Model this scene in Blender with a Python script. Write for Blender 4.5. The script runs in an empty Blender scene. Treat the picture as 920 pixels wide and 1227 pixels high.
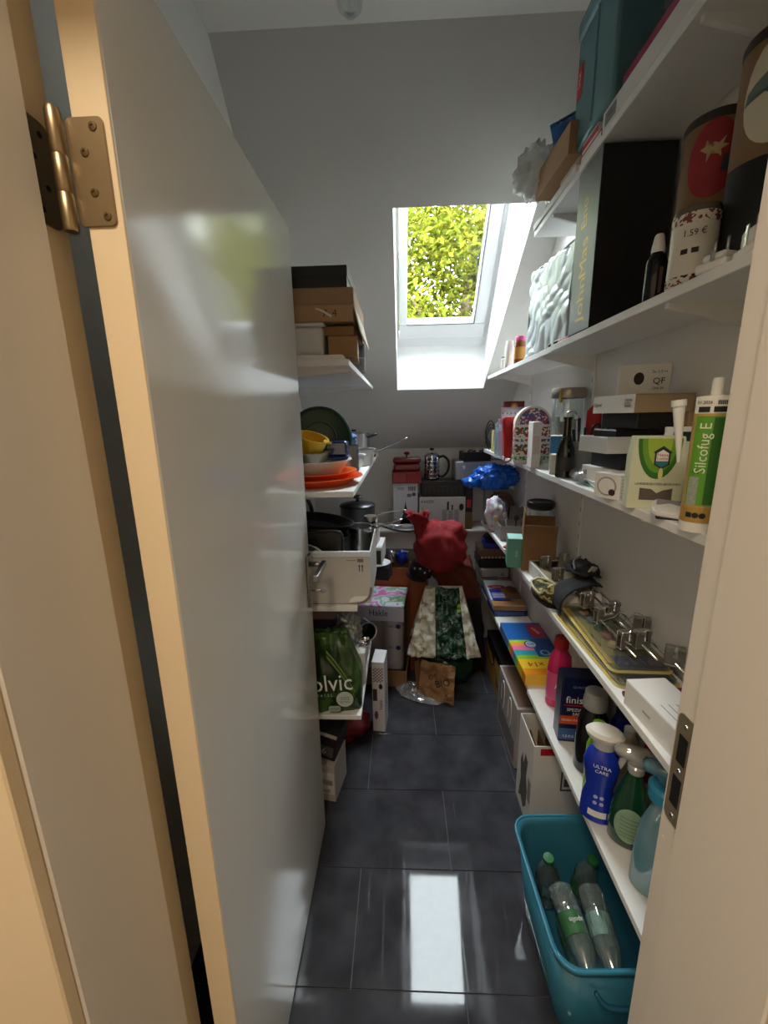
import bpy, bmesh, math, random
from mathutils import Vector, Matrix, Euler, noise

# ------------------------------------------------------------------ camera, world, sun, exposure
SC = bpy.context.scene
COL = SC.collection
cam_d = bpy.data.cameras.new('camera')
cam = bpy.data.objects.new('camera', cam_d)
COL.objects.link(cam)
cam_d.sensor_fit = 'HORIZONTAL'
cam_d.sensor_width = 36.0
cam_d.lens = 495.0 / 920.0 * 36.0
cam_d.clip_start = 0.01
cam_d.clip_end = 200
CAMROT = Matrix([[0.999063, 0.008783, 0.04238], [0.039344, 0.223748, -0.973853], [-0.018036, 0.974608, 0.223193]])
cam.matrix_world = Matrix.Translation((0, 0, 1.465)) @ CAMROT.to_4x4()
SC.camera = cam

world = bpy.data.worlds.new('sky')
SC.world = world
world.use_nodes = True
wn = world.node_tree
wn.nodes.clear()
wo = wn.nodes.new('ShaderNodeOutputWorld')
wb = wn.nodes.new('ShaderNodeBackground')
wb.inputs['Color'].default_value = (0.86, 0.93, 1.0, 1)
wb.inputs['Strength'].default_value = 23.0
wn.links.new(wb.outputs['Background'], wo.inputs['Surface'])

sun_d = bpy.data.lights.new('sun', 'SUN')
sun_d.energy = 6.0
sun_d.angle = math.radians(1.5)
sun_d.color = (1.0, 0.95, 0.86)
sun = bpy.data.objects.new('sun', sun_d)
COL.objects.link(sun)
sun.rotation_euler = Vector((0.55, 0.75, -0.62)).to_track_quat('-Z', 'Y').to_euler()   # from behind the house, onto the tree

portal_d = bpy.data.lights.new('window_portal', 'AREA')
portal_d.shape = 'RECTANGLE'
portal_d.size = 0.40
portal_d.size_y = 0.78
portal_d.cycles.is_portal = True
portal = bpy.data.objects.new('window_portal', portal_d)
COL.objects.link(portal)

VS = SC.view_settings
VS.view_transform = 'Standard'
VS.look = 'None'
VS.exposure = 0.75
VS.gamma = 1.0
VS.use_curve_mapping = False
SC.cycles.max_bounces = 12
SC.cycles.diffuse_bounces = 8
SC.cycles.glossy_bounces = 5
SC.cycles.transparent_max_bounces = 16
SC.cycles.sample_clamp_indirect = 6.0
SC.cycles.use_denoising = True
SC.cycles.caustics_reflective = False
SC.cycles.caustics_refractive = False
R = math.radians
PI = math.pi
random.seed(7)

# ------------------------------------------------------------------ materials
def lin(c):
    return tuple(((v / 255) / 12.92) if v / 255 <= 0.04045 else (((v / 255) + 0.055) / 1.055) ** 2.4 for v in c)
_mc = {}
def cm(c, rough=0.5, metal=0.0, n=0.07, sc=18.0, bump=0.0, bsc=60.0, tr=0.0, coat=0.0, spec=0.5, em=0.0, stretch=None):
    """procedural principled material: noise-varied colour, optional bump"""
    key = (c, rough, metal, n, sc, bump, bsc, tr, coat, spec, em, stretch)
    if key in _mc: return _mc[key]
    m = bpy.data.materials.new('m_%d_%d_%d' % c)
    m.use_nodes = True
    nt = m.node_tree; N = nt.nodes; Lk = nt.links
    b = N['Principled BSDF']
    tc = N.new('ShaderNodeTexCoord')
    src = tc.outputs['Object']
    if stretch:
        mp = N.new('ShaderNodeMapping'); mp.inputs['Scale'].default_value = stretch
        Lk.new(src, mp.inputs['Vector']); src = mp.outputs['Vector']
    nz = N.new('ShaderNodeTexNoise'); nz.inputs['Scale'].default_value = sc; nz.inputs['Detail'].default_value = 4
    Lk.new(src, nz.inputs['Vector'])
    l = lin(c)
    mx = N.new('ShaderNodeMix'); mx.data_type = 'RGBA'
    mx.inputs['A'].default_value = (*[v * (1 - n) for v in l], 1)
    mx.inputs['B'].default_value = (*[min(1, v * (1 + n)) for v in l], 1)
    Lk.new(nz.outputs['Fac'], mx.inputs['Factor'])
    Lk.new(mx.outputs['Result'], b.inputs['Base Color'])
    b.inputs['Roughness'].default_value = rough
    b.inputs['Metallic'].default_value = metal
    b.inputs['Specular IOR Level'].default_value = spec
    b.inputs['Transmission Weight'].default_value = tr
    b.inputs['Coat Weight'].default_value = coat
    if em:
        b.inputs['Emission Color'].default_value = (*l, 1); b.inputs['Emission Strength'].default_value = em
    if bump:
        n2 = N.new('ShaderNodeTexNoise'); n2.inputs['Scale'].default_value = bsc; n2.inputs['Detail'].default_value = 3
        Lk.new(src, n2.inputs['Vector'])
        bp = N.new('ShaderNodeBump'); bp.inputs['Strength'].default_value = bump; bp.inputs['Distance'].default_value = 0.004
        Lk.new(n2.outputs['Fac'], bp.inputs['Height']); Lk.new(bp.outputs['Normal'], b.inputs['Normal'])
    _mc[key] = m
    return m
def clear(c, haze=0.15, gloss=0.12, rough=0.05):
    """thin clear plastic or glass: tinted see-through, a little milky, glossy"""
    key = ('clear', c, haze, gloss, rough)
    if key in _mc: return _mc[key]
    m = bpy.data.materials.new('clear_%d_%d_%d' % c); m.use_nodes = True
    nt = m.node_tree; N = nt.nodes; Lk = nt.links; N.clear()
    o = N.new('ShaderNodeOutputMaterial')
    l = (*lin(c), 1)
    t = N.new('ShaderNodeBsdfTransparent'); t.inputs['Color'].default_value = l
    d = N.new('ShaderNodeBsdfDiffuse'); d.inputs['Color'].default_value = l
    g = N.new('ShaderNodeBsdfGlossy'); g.inputs['Roughness'].default_value = rough; g.inputs['Color'].default_value = (1, 1, 1, 1)
    m1 = N.new('ShaderNodeMixShader'); m1.inputs['Fac'].default_value = haze
    m2 = N.new('ShaderNodeMixShader')
    lw = N.new('ShaderNodeLayerWeight'); lw.inputs['Blend'].default_value = 0.25
    mt = N.new('ShaderNodeMath'); mt.operation = 'MULTIPLY_ADD'; mt.inputs[1].default_value = 0.5; mt.inputs[2].default_value = gloss * 0.5
    Lk.new(lw.outputs['Fresnel'], mt.inputs[0]); Lk.new(mt.outputs[0], m2.inputs['Fac'])
    Lk.new(t.outputs[0], m1.inputs[1]); Lk.new(d.outputs[0], m1.inputs[2])
    Lk.new(m1.outputs[0], m2.inputs[1]); Lk.new(g.outputs[0], m2.inputs[2])
    Lk.new(m2.outputs[0], o.inputs['Surface'])
    _mc[key] = m
    return m
def pattern(name, cols, kind='noise', scale=20.0, rough=0.6, stretch=(1, 1, 1), rot=(0, 0, 0), bump=0.0):
    """flat print: colour bands from a texture through a stepped ramp"""
    m = bpy.data.materials.new(name); m.use_nodes = True
    nt = m.node_tree; N = nt.nodes; Lk = nt.links; b = N['Principled BSDF']
    tc = N.new('ShaderNodeTexCoord'); mp = N.new('ShaderNodeMapping')
    mp.inputs['Scale'].default_value = stretch; mp.inputs['Rotation'].default_value = rot
    Lk.new(tc.outputs['Object'], mp.inputs['Vector'])
    if kind == 'noise':
        t = N.new('ShaderNodeTexNoise'); t.inputs['Scale'].default_value = scale; t.inputs['Detail'].default_value = 3; out = t.outputs['Fac']
    elif kind == 'voronoi':
        t = N.new('ShaderNodeTexVoronoi'); t.inputs['Scale'].default_value = scale; out = t.outputs['Color']
    elif kind == 'checker':
        t = N.new('ShaderNodeTexChecker'); t.inputs['Scale'].default_value = scale; out = t.outputs['Fac']
    else:
        t = N.new('ShaderNodeTexWave'); t.inputs['Scale'].default_value = scale; t.inputs['Distortion'].default_value = 1.5 if kind == 'wavy' else 0; out = t.outputs['Fac']
    Lk.new(mp.outputs['Vector'], t.inputs['Vector'])
    rp = N.new('ShaderNodeValToRGB'); rp.color_ramp.interpolation = 'CONSTANT'
    k = len(cols); lo, hi = ((0.32, 0.68) if kind == 'noise' else (0.0, 1.0))
    while len(rp.color_ramp.elements) < k: rp.color_ramp.elements.new(0.5)
    for i, c in enumerate(cols):
        e = rp.color_ramp.elements[i]; e.position = 0 if i == 0 else lo + (hi - lo) * i / k; e.color = (*lin(c), 1)
    Lk.new(out, rp.inputs['Fac']); Lk.new(rp.outputs['Color'], b.inputs['Base Color'])
    b.inputs['Roughness'].default_value = rough
    if bump:
        bp = N.new('ShaderNodeBump'); bp.inputs['Strength'].default_value = bump; bp.inputs['Distance'].default_value = 0.003
        Lk.new(out, bp.inputs['Height']); Lk.new(bp.outputs['Normal'], b.inputs['Normal'])
    return m

WHITE = cm((236, 236, 233), 0.55, n=.02)
PAPER = cm((232, 231, 228), 0.6, n=.03)
CARTW = cm((222, 220, 216), 0.6, n=.03)
KRAFT = cm((164, 128, 90), 0.8, n=.10, sc=30)
KRAFT2 = cm((142, 106, 70), 0.8, n=.10, sc=30)
BLACK = cm((20, 20, 22), 0.45, n=.15)
BLACKG = cm((12, 12, 14), 0.15, n=.1)
INK = cm((28, 28, 30), 0.6, n=.05)
GREYP = cm((120, 122, 124), 0.5)
SILVER = cm((205, 205, 205), 0.25, 1.0, n=.04)
CHROME = cm((225, 225, 225), 0.10, 1.0, n=.03)
STEEL = cm((175, 168, 158), 0.32, 1.0, n=.05, stretch=(1, 1, 30))
RED = cm((178, 22, 34), 0.5)
DRED = cm((120, 14, 24), 0.35)
BLUE = cm((30, 60, 160), 0.4)
DBLUE = cm((18, 26, 80), 0.4)
GREEN = cm((60, 130, 40), 0.5)
LIME = cm((150, 200, 40), 0.5)
YELLOW = cm((226, 190, 60), 0.5)
ORANGE = cm((226, 96, 30), 0.45)
PINK = cm((226, 80, 150), 0.4)
GOLD = cm((196, 160, 80), 0.35, 0.7)
GLASS = clear((245, 250, 250), 0.03, 0.18)
CLEARP = clear((240, 244, 246), 0.22, 0.2, 0.12)

# ------------------------------------------------------------------ geometry helpers
def tag(o, label=None, cat=None, group=None, kind=None):
    if label: o['label'] = label
    if cat: o['category'] = cat
    if group: o['group'] = group
    if kind: o['kind'] = kind
    return o
def thing(name, label, cat, loc=(0, 0, 0), rot=0.0, group=None):
    o = bpy.data.objects.new(name, None); COL.objects.link(o)
    o.empty_display_size = 0.05
    o.location = loc
    o.rotation_euler = (0, 0, rot) if not isinstance(rot, tuple) else rot
    return tag(o, label, cat, group)
def fin(name, bm, m, parent=None, smooth=False, loc=(0, 0, 0), rot=(0, 0, 0)):
    me = bpy.data.meshes.new(name)
    bmesh.ops.recalc_face_normals(bm, faces=bm.faces)
    if smooth:
        for f in bm.faces: f.smooth = True
    bm.to_mesh(me); bm.free()
    if m: me.materials.append(m)
    o = bpy.data.objects.new(name, me); COL.objects.link(o)
    o.location = loc; o.rotation_euler = rot
    if parent: o.parent = parent
    return o
def bx(p, name, m, x0, x1, y0, y1, z0, z1, bev=.0015, rot=(0, 0, 0), seg=1):
    bm = bmesh.new()
    cx, cy, cz = (x0 + x1) / 2, (y0 + y1) / 2, (z0 + z1) / 2
    bmesh.ops.create_cube(bm, size=1)
    for v in bm.verts: v.co = Vector((v.co.x * (x1 - x0), v.co.y * (y1 - y0), v.co.z * (z1 - z0)))
    bev = min(bev, .45 * min(x1 - x0, y1 - y0, z1 - z0))
    if bev > 0: bmesh.ops.bevel(bm, geom=bm.edges[:], offset=bev, segments=seg, affect='EDGES', profile=.5)
    o = fin(name, bm, m, p, seg > 1, (cx, cy, cz), rot)
    if seg > 1:
        for f in o.data.polygons: f.use_smooth = max(abs(v) for v in f.normal) < .999
    return o
def lathe(p, name, m, prof, loc=(0, 0, 0), rot=(0, 0, 0), seg=24, sx=1.0, sy=1.0):
    bm = bmesh.new(); rings = []
    for r, z in prof:
        if r < 1e-5: rings.append([bm.verts.new((0, 0, z))])
        else: rings.append([bm.verts.new((r * sx * math.cos(2 * PI * i / seg), r * sy * math.sin(2 * PI * i / seg), z)) for i in range(seg)])
    for a, b in zip(rings, rings[1:]):
        if len(a) == 1 and len(b) == 1: continue
        for i in range(seg):
            j = (i + 1) % seg
            if len(a) == 1: bm.faces.new((a[0], b[i], b[j]))
            elif len(b) == 1: bm.faces.new((a[i], a[j], b[0]))
            else: bm.faces.new((a[i], a[j], b[j], b[i]))
    o = fin(name, bm, m, p, True, loc, rot)
    autosmooth(o)
    return o
def autosmooth(o, ang=40):
    me = o.data
    bm = bmesh.new(); bm.from_mesh(me)
    for e in bm.edges:
        if len(e.link_faces) == 2 and e.calc_face_angle(0) > R(ang): e.smooth = False
    bm.to_mesh(me); bm.free()
def curve_pts(pts, k=6):
    P = [Vector(q) for q in pts]
    if len(P) < 3 or k <= 1: return P
    out = []
    for i in range(len(P) - 1):
        a, b, c, d = P[max(i - 1, 0)], P[i], P[i + 1], P[min(i + 2, len(P) - 1)]
        for j in range(k):
            t = j / k
            out.append(.5 * ((2 * b) + (c - a) * t + (2 * a - 5 * b + 4 * c - d) * t * t + (3 * b - a - 3 * c + d) * t ** 3))
    out.append(P[-1])
    return out
def tube(p, name, m, pts, r, seg=8, k=6, flat=1.0, loc=(0, 0, 0), rot=(0, 0, 0)):
    P = curve_pts(pts, k); n = len(P); bm = bmesh.new(); rings = []
    up = Vector((0, 0, 1)); prev = None
    for i, q in enumerate(P):
        t = (P[min(i + 1, n - 1)] - P[max(i - 1, 0)])
        t = t.normalized() if t.length > 1e-9 else Vector((1, 0, 0))
        if prev is None: s = t.cross(up if abs(t.z) < .95 else Vector((1, 0, 0))).normalized()
        else:
            s = prev - t * prev.dot(t); s = s.normalized() if s.length > 1e-6 else t.cross(up).normalized()
        prev = s; w = t.cross(s)
        rr = r if not isinstance(r, (list, tuple)) else r[0] + (r[1] - r[0]) * i / (n - 1)
        rings.append([bm.verts.new(q + s * math.cos(2 * PI * a / seg) * rr + w * math.sin(2 * PI * a / seg) * rr * flat) for a in range(seg)])
    for a, b in zip(rings, rings[1:]):
        for i in range(seg): bm.faces.new((a[i], a[(i + 1) % seg], b[(i + 1) % seg], b[i]))
    bm.faces.new(rings[0]); bm.faces.new(rings[-1])
    return fin(name, bm, m, p, True, loc, rot)
def prism(p, name, m, pts, t, loc=(0, 0, 0), rot=(0, 0, 0), bev=0.0, smooth=False):
    """outline in local XY, thickness along +Z, then placed"""
    bm = bmesh.new()
    a = [bm.verts.new((x, y, 0)) for x, y in pts]; b = [bm.verts.new((x, y, t)) for x, y in pts]
    bm.faces.new(a); bm.faces.new(b); n = len(pts)
    for i in range(n): bm.faces.new((a[i], a[(i + 1) % n], b[(i + 1) % n], b[i]))
    if bev:
        bmesh.ops.recalc_face_normals(bm, faces=bm.faces)
        bmesh.ops.bevel(bm, geom=[e for e in bm.edges if e.calc_face_angle(0) > 1.0], offset=bev, segments=2, affect='EDGES')
    return fin(name, bm, m, p, smooth, loc, rot)
def rot_outline(n, rx, ry, c=(0, 0), a0=0, a1=2 * PI):
    return [(c[0] + rx * math.cos(a0 + (a1 - a0) * i / n), c[1] + ry * math.sin(a0 + (a1 - a0) * i / n)) for i in range(n)]
def rrect(w, h, r, c=(0, 0), k=4):
    out = []
    for sx, sy, a in ((1, 1, 0), (-1, 1, 90), (-1, -1, 180), (1, -1, 270)):
        for i in range(k + 1):
            t = R(a + 90 * i / k); out.append((c[0] + sx * (w / 2 - r) + r * math.cos(t), c[1] + sy * (h / 2 - r) + r * math.sin(t)))
    return out
def blob(p, name, m, c, rad, seed=0, amp=.25, freq=3.0, flat=None, sub=4, fold=0.0, rot=(0, 0, 0)):
    """crumpled soft shape: noise-displaced ball, optionally resting flat on z = flat (local)"""
    bm = bmesh.new(); bmesh.ops.create_icosphere(bm, subdivisions=sub, radius=1)
    off = Vector((seed * 3.7, seed * 1.3, seed * 7.1))
    for v in bm.verts:
        d = v.co.normalized()
        k = 1 + amp * noise.noise(d * freq + off) + amp * .5 * noise.noise(d * freq * 2.3 + off)
        if fold: k += fold * abs(noise.noise(Vector((d.x * freq * 2.5, d.y * freq * 2.5, d.z * freq * .8)) + off)) - fold * .3
        v.co = Vector((d.x * rad[0], d.y * rad[1], d.z * rad[2])) * k
        if flat is not None and v.co.z < flat: v.co.z = flat + (v.co.z - flat) * .05
    return fin(name, bm, m, p, True, c, rot)
def surf(p, name, m, fn, nu, nv, thick=.0006, smooth=True, loc=(0, 0, 0), rot=(0, 0, 0)):
    """open sheet from fn(u,v), given real thickness"""
    bm = bmesh.new()
    g = [[bm.verts.new(fn(i / nu, j / nv)) for j in range(nv + 1)] for i in range(nu + 1)]
    for i in range(nu):
        for j in range(nv): bm.faces.new((g[i][j], g[i + 1][j], g[i + 1][j + 1], g[i][j + 1]))
    o = fin(name, bm, m, p, smooth, loc, rot)
    if thick:
        md = o.modifiers.new('thickness', 'SOLIDIFY'); md.thickness = thick; md.offset = 0
    return o
def poly(p, name, m, verts, faces):
    me = bpy.data.meshes.new(name); me.from_pydata([tuple(v) for v in verts], [], faces)
    if m: me.materials.append(m)
    o = bpy.data.objects.new(name, me); COL.objects.link(o)
    if p: o.parent = p
    return o
FACE = {'-y': Euler((R(90), 0, 0)).to_matrix(), '-x': Euler((R(90), 0, R(-90))).to_matrix(), '+x': Euler((R(90), 0, R(90))).to_matrix(),
        '+z': Matrix.Identity(3), '+y': Euler((R(90), 0, R(180))).to_matrix()}
def txt(p, body, m, size, loc, face='-y', spin=0.0, align='CENTER', name='lettering', sx=1.0, tilt=None):
    cu = bpy.data.curves.new('lettering', 'FONT'); cu.body = body; cu.size = size; cu.extrude = .0001
    cu.align_x = align; cu.align_y = 'CENTER'; cu.resolution_u = 2
    t = bpy.data.objects.new('tmp', cu); COL.objects.link(t)
    dg = bpy.context.evaluated_depsgraph_get()
    me = bpy.data.meshes.new_from_object(t.evaluated_get(dg))
    bpy.data.objects.remove(t); bpy.data.curves.remove(cu)
    me.materials.clear(); me.materials.append(m)
    o = bpy.data.objects.new(name, me); COL.objects.link(o)
    mt = FACE[face] if tilt is None else tilt
    mt = mt @ Euler((0, 0, R(spin))).to_matrix()
    o.matrix_local = Matrix.Translation(loc) @ mt.to_4x4() @ Matrix.Diagonal((sx, 1, 1, 1))
    if p: o.parent = p; o.matrix_local = Matrix.Translation(loc) @ mt.to_4x4() @ Matrix.Diagonal((sx, 1, 1, 1))
    return o
def fpos(sz, face, u, v, off=.0003):
    w, d, h = sz
    if face == '-y': return (w * (u - .5), -d / 2 - off, h * v)
    if face == '+y': return (-w * (u - .5), d / 2 + off, h * v)
    if face == '-x': return (-w / 2 - off, -d * (u - .5), h * v)
    if face == '+x': return (w / 2 + off, d * (u - .5), h * v)
    return (w * (u - .5), d * (v - .5), h + off)
def fdim(sz, face):
    w, d, h = sz
    return {'-y': (w, h), '+y': (w, h), '-x': (d, h), '+x': (d, h), '+z': (w, d)}[face]
def panel(p, sz, face, u0, v0, u1, v1, m, name='printed_panel', outline=None, off=.0003, t=.0004, spin=0):
    """thin printed patch on a face of a carton; outline in unit coords for other shapes"""
    a, b = fdim(sz, face); w, h = a * (u1 - u0), b * (v1 - v0)
    pts = [(x * w / 2, y * h / 2) for x, y in outline] if outline else [(-w / 2, -h / 2), (w / 2, -h / 2), (w / 2, h / 2), (-w / 2, h / 2)]
    o = prism(None, name, m, pts, t)
    o.parent = p
    o.matrix_local = Matrix.Translation(fpos(sz, face, (u0 + u1) / 2, (v0 + v1) / 2, off - t * .5)) @ (FACE[face] @ Euler((0, 0, R(spin))).to_matrix()).to_4x4()
    return o
ROUND = rot_outline(24, 1, 1)
def ftxt(p, sz, face, u, v, size, body, m, spin=0, sx=1.0, align='CENTER', off=.0009):
    return txt(p, body, m, size, fpos(sz, face, u, v, off), face, spin, align, sx=sx)
def carton(name, label, cat, loc, sz, m, rot=0.0, group=None, lid='flaps', bev=.0012, tape=None):
    """closed folding box: body, two lid flaps with a seam (or a tuck lid), optional tape"""
    t = thing(name, label, cat, loc, rot, group); w, d, h = sz
    lt = .0015
    bx(t, 'body', m, -w / 2, w / 2, -d / 2, d / 2, 0, h - (lt if lid else 0), bev)
    if lid == 'flaps':
        g = .0008
        if w >= d: [bx(t, 'lid_flap', m, -w / 2, w / 2, y0, y1, h - lt, h, .0004) for y0, y1 in ((-d / 2, -g), (g, d / 2))]
        else: [bx(t, 'lid_flap', m, x0, x1, -d / 2, d / 2, h - lt, h, .0004) for x0, x1 in ((-w / 2, -g), (g, w / 2))]
    elif lid == 'tuck':
        bx(t, 'tuck_lid', m, -w / 2 + .0006, w / 2 - .0006, -d / 2 + .0006, d / 2, h - lt, h, .0004)
    if tape: bx(t, 'tape', tape, -w / 2 if w >= d else -.02, w / 2 if w >= d else .02, -.02 if w >= d else -d / 2, .02 if w >= d else d / 2, h, h + .0004, 0)
    return t
def openbox(name, label, cat, loc, sz, m, rot=0.0, wall=.003, flaps=(), group=None, inner=None):
    """open-topped box of real walls; flaps: (side, length, angle)"""
    t = thing(name, label, cat, loc, rot, group); w, d, h = sz
    bx(t, 'bottom', m, -w / 2, w / 2, -d / 2, d / 2, 0, wall, 0)
    for nm, a in (('side_wall', (-w / 2, -w / 2 + wall, -d / 2, d / 2)), ('side_wall', (w / 2 - wall, w / 2, -d / 2, d / 2)),
                  ('end_wall', (-w / 2 + wall, w / 2 - wall, -d / 2, -d / 2 + wall)), ('end_wall', (-w / 2 + wall, w / 2 - wall, d / 2 - wall, d / 2))):
        bx(t, nm, m, *a, wall, h, .0005)
    for side, ln, ang in flaps:
        a = R(ang)
        f = bx(t, 'flap', m, -(w if side in '-y+y' else d) / 2, (w if side in '-y+y' else d) / 2, 0, ln, -wall / 2, wall / 2, .0004)
        # flap hinge on the rim; ang 0 = lying outwards, 90 = standing up
        base = {'-y': (0, -d / 2, R(180)), '+y': (0, d / 2, 0), '-x': (-w / 2, 0, R(90)), '+x': (w / 2, 0, R(-90))}[side]
        f.matrix_local = Matrix.Translation((base[0], base[1], h)) @ Euler((0, 0, base[2])).to_matrix().to_4x4() @ Euler((a, 0, 0)).to_matrix().to_4x4() @ Matrix.Translation((0, ln / 2, 0))
    return t

# ------------------------------------------------------------------ the room
def struct(o): o['kind'] = 'structure'; return o
WALLM = cm((226, 224, 220), 0.9, n=.02, sc=3, bump=.05, bsc=180)
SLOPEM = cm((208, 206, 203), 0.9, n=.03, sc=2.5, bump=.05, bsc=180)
JAMBM = cm((228, 220, 208), 0.42, n=.02, sc=5, bump=.03, bsc=250)
DOORM = cm((228, 227, 222), 0.12, n=.015, sc=3, spec=.5)
WARMLITM = cm((228, 206, 170), 0.5, n=.03, sc=8)  # jamb paint tinted beige: warm corridor light put into the colour
SHELFM = cm((232, 231, 228), 0.45, n=.02, sc=6)
XL, XR, YB = -.59, .655, 2.76

def tile_mat():
    m = bpy.data.materials.new('slate_tile'); m.use_nodes = True
    nt = m.node_tree; N = nt.nodes; Lk = nt.links; b = N['Principled BSDF']
    tc = N.new('ShaderNodeTexCoord'); gi = N.new('ShaderNodeNewGeometry')
    n1 = N.new('ShaderNodeTexNoise'); n1.inputs['Scale'].default_value = 9; n1.inputs['Detail'].default_value = 7
    Lk.new(gi.outputs['Position'], n1.inputs['Vector'])
    r1 = N.new('ShaderNodeValToRGB')
    r1.color_ramp.elements[0].position = .3; r1.color_ramp.elements[0].color = (*lin((50, 51, 57)), 1)
    r1.color_ramp.elements[1].position = .75; r1.color_ramp.elements[1].color = (*lin((74, 75, 82)), 1)
    Lk.new(n1.outputs['Fac'], r1.inputs['Fac'])
    mp = N.new('ShaderNodeMapping'); mp.inputs['Scale'].default_value = (90, 3, 1); mp.inputs['Rotation'].default_value = (0, 0, R(8))
    Lk.new(gi.outputs['Position'], mp.inputs['Vector'])
    n2 = N.new('ShaderNodeTexNoise'); n2.inputs['Scale'].default_value = 1.0; n2.inputs['Detail'].default_value = 2
    Lk.new(mp.outputs['Vector'], n2.inputs['Vector'])
    r2 = N.new('ShaderNodeValToRGB'); r2.color_ramp.elements[0].position = .70; r2.color_ramp.elements[1].position = .78
    r2.color_ramp.elements[0].color = (0, 0, 0, 1); r2.color_ramp.elements[1].color = (1, 1, 1, 1)
    Lk.new(n2.outputs['Fac'], r2.inputs['Fac'])
    mr = N.new('ShaderNodeMapRange'); mr.inputs['To Min'].default_value = .0; mr.inputs['To Max'].default_value = .30
    Lk.new(r2.outputs['Color'], mr.inputs['Value'])
    ad = N.new('ShaderNodeMath'); ad.operation = 'MULTIPLY_ADD'; ad.inputs[1].default_value = .09
    Lk.new(n1.outputs['Fac'], ad.inputs[0]); Lk.new(mr.outputs[0], ad.inputs[2])
    Lk.new(ad.outputs[0], b.inputs['Roughness']); Lk.new(r1.outputs['Color'], b.inputs['Base Color'])
    b.inputs['Specular IOR Level'].default_value = .24
    bp = N.new('ShaderNodeBump'); bp.inputs['Strength'].default_value = .02; bp.inputs['Distance'].default_value = .002
    Lk.new(n1.outputs['Fac'], bp.inputs['Height']); Lk.new(bp.outputs['Normal'], b.inputs['Normal'])
    return m
floor = struct(bx(None, 'floor', cm((92, 92, 96), .8), -1.2, 1.2, -1.4, 2.86, -.06, -.003, 0))
TILE = tile_mat(); tile_me = {}
def tile(x0, x1, y0, y1):
    w, d = round(x1 - x0, 4), round(y1 - y0, 4)
    if (w, d) not in tile_me:
        o = bx(None, 'tile', TILE, -w / 2, w / 2, -d / 2, d / 2, -.008, 0, .0004)
        tile_me[(w, d)] = o.data; bpy.data.objects.remove(o)
    o = bpy.data.objects.new('tile', tile_me[(w, d)]); COL.objects.link(o)
    o.parent = floor
    o.matrix_parent_inverse = floor.matrix_basis.inverted()
    o.location = ((x0 + x1) / 2, (y0 + y1) / 2, -.004)
for k in range(8):
    y0 = .475 + .3 * k; y1 = min(y0 + .3, YB)
    off = .155 if k % 2 == 0 else -.145
    x = off - 1.2
    while x < XR:
        a, b = max(x, XL), min(x + .6, XR)
        if b - a > .02: tile(a + .0015, b - .0015, y0 + .0015, y1 - .0015)
        x += .6
struct(bx(None, 'wall_left', WALLM, XL - .1, XL, .33, 2.86, 0, 2.7, 0))
struct(bx(None, 'wall_right', WALLM, XR, XR + .1, .33, 2.86, 0, 2.7, 0))
struct(bx(None, 'wall_back', WALLM, XL, XR, YB, YB + .1, 0, 1.262, 0))
LEDGE = struct(bx(None, 'wall_ledge', WALLM, XL, XR, 2.56, YB, 0, .745, .002))
bx(LEDGE, 'ledge_board', SHELFM, XL, XR, -.115, .1, .3725, .3875, .002).location = ((XL + XR) / 2 - LEDGE.location.x, -.0075, .38)
struct(bx(None, 'wall_front_left', WALLM, -1.2, -.40, .33, .50, 0, 2.64, 0))
struct(bx(None, 'wall_front_right', WALLM, .415, 1.2, .33, .50, 0, 2.64, 0))
struct(bx(None, 'wall_front_top', WALLM, -.40, .415, .33, .50, 2.005, 2.64, 0))
struct(bx(None, 'ceiling', WALLM, -1.2, 1.2, -1.4, 1.566, 2.643, 2.70, 0))
CORRM = cm((230, 222, 208), .9, n=.02, sc=3)
struct(bx(None, 'wall_corridor_left', CORRM, -1.3, -1.2, -1.4, .33, 0, 2.643, 0))
struct(bx(None, 'wall_corridor_right', CORRM, 1.2, 1.3, -1.4, .33, 0, 2.643, 0))
struct(bx(None, 'wall_corridor_back', CORRM, -1.2, 1.2, -1.5, -1.4, 0, 2.643, 0))

# sloped ceiling with the opening for the roof window; (x, s up the slope, n outwards)
US, UN = Vector((0, -.6548, .7558)), Vector((0, .7558, .6548))
O0 = Vector((0, 2.456, 1.616))
def pw(x, s, n=0.0): return O0 + Vector((x, 0, 0)) + US * s + UN * n
HOLE = [(-.018, 0), (.468, 0), (.545, .878), (-.024, .878)]
OUT = [(XL - .02, -.49), (XR + .02, -.49), (XR + .02, 1.372), (XL - .02, 1.372)]
V = [pw(*h) for h in HOLE] + [pw(*o) for o in OUT]
struct(poly(None, 'ceiling_slope', SLOPEM, V, [(0, 1, 5, 4), (1, 2, 6, 5), (2, 3, 7, 6), (3, 0, 4, 7)]))
LOUT = [(-.014, .1085), (.492, .1085), (.492, 1.05), (-.014, 1.05)]
V = [pw(*h) for h in HOLE] + [pw(a, b, .262) for a, b in LOUT]
LININGM = cm((238, 238, 238), .5, n=.015)
struct(poly(None, 'trim_1', LININGM, V, [(0, 1, 5, 4), (1, 2, 6, 5), (2, 3, 7, 6), (3, 0, 4, 7)]))
WROT = Matrix((Vector((1, 0, 0)), US, -UN)).transposed()
win = bpy.data.objects.new('window_1', None); COL.objects.link(win); struct(win)
win.matrix_world = Matrix.Translation(O0) @ WROT.to_4x4()
FRM = cm((240, 241, 242), .35, n=.015)
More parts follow.
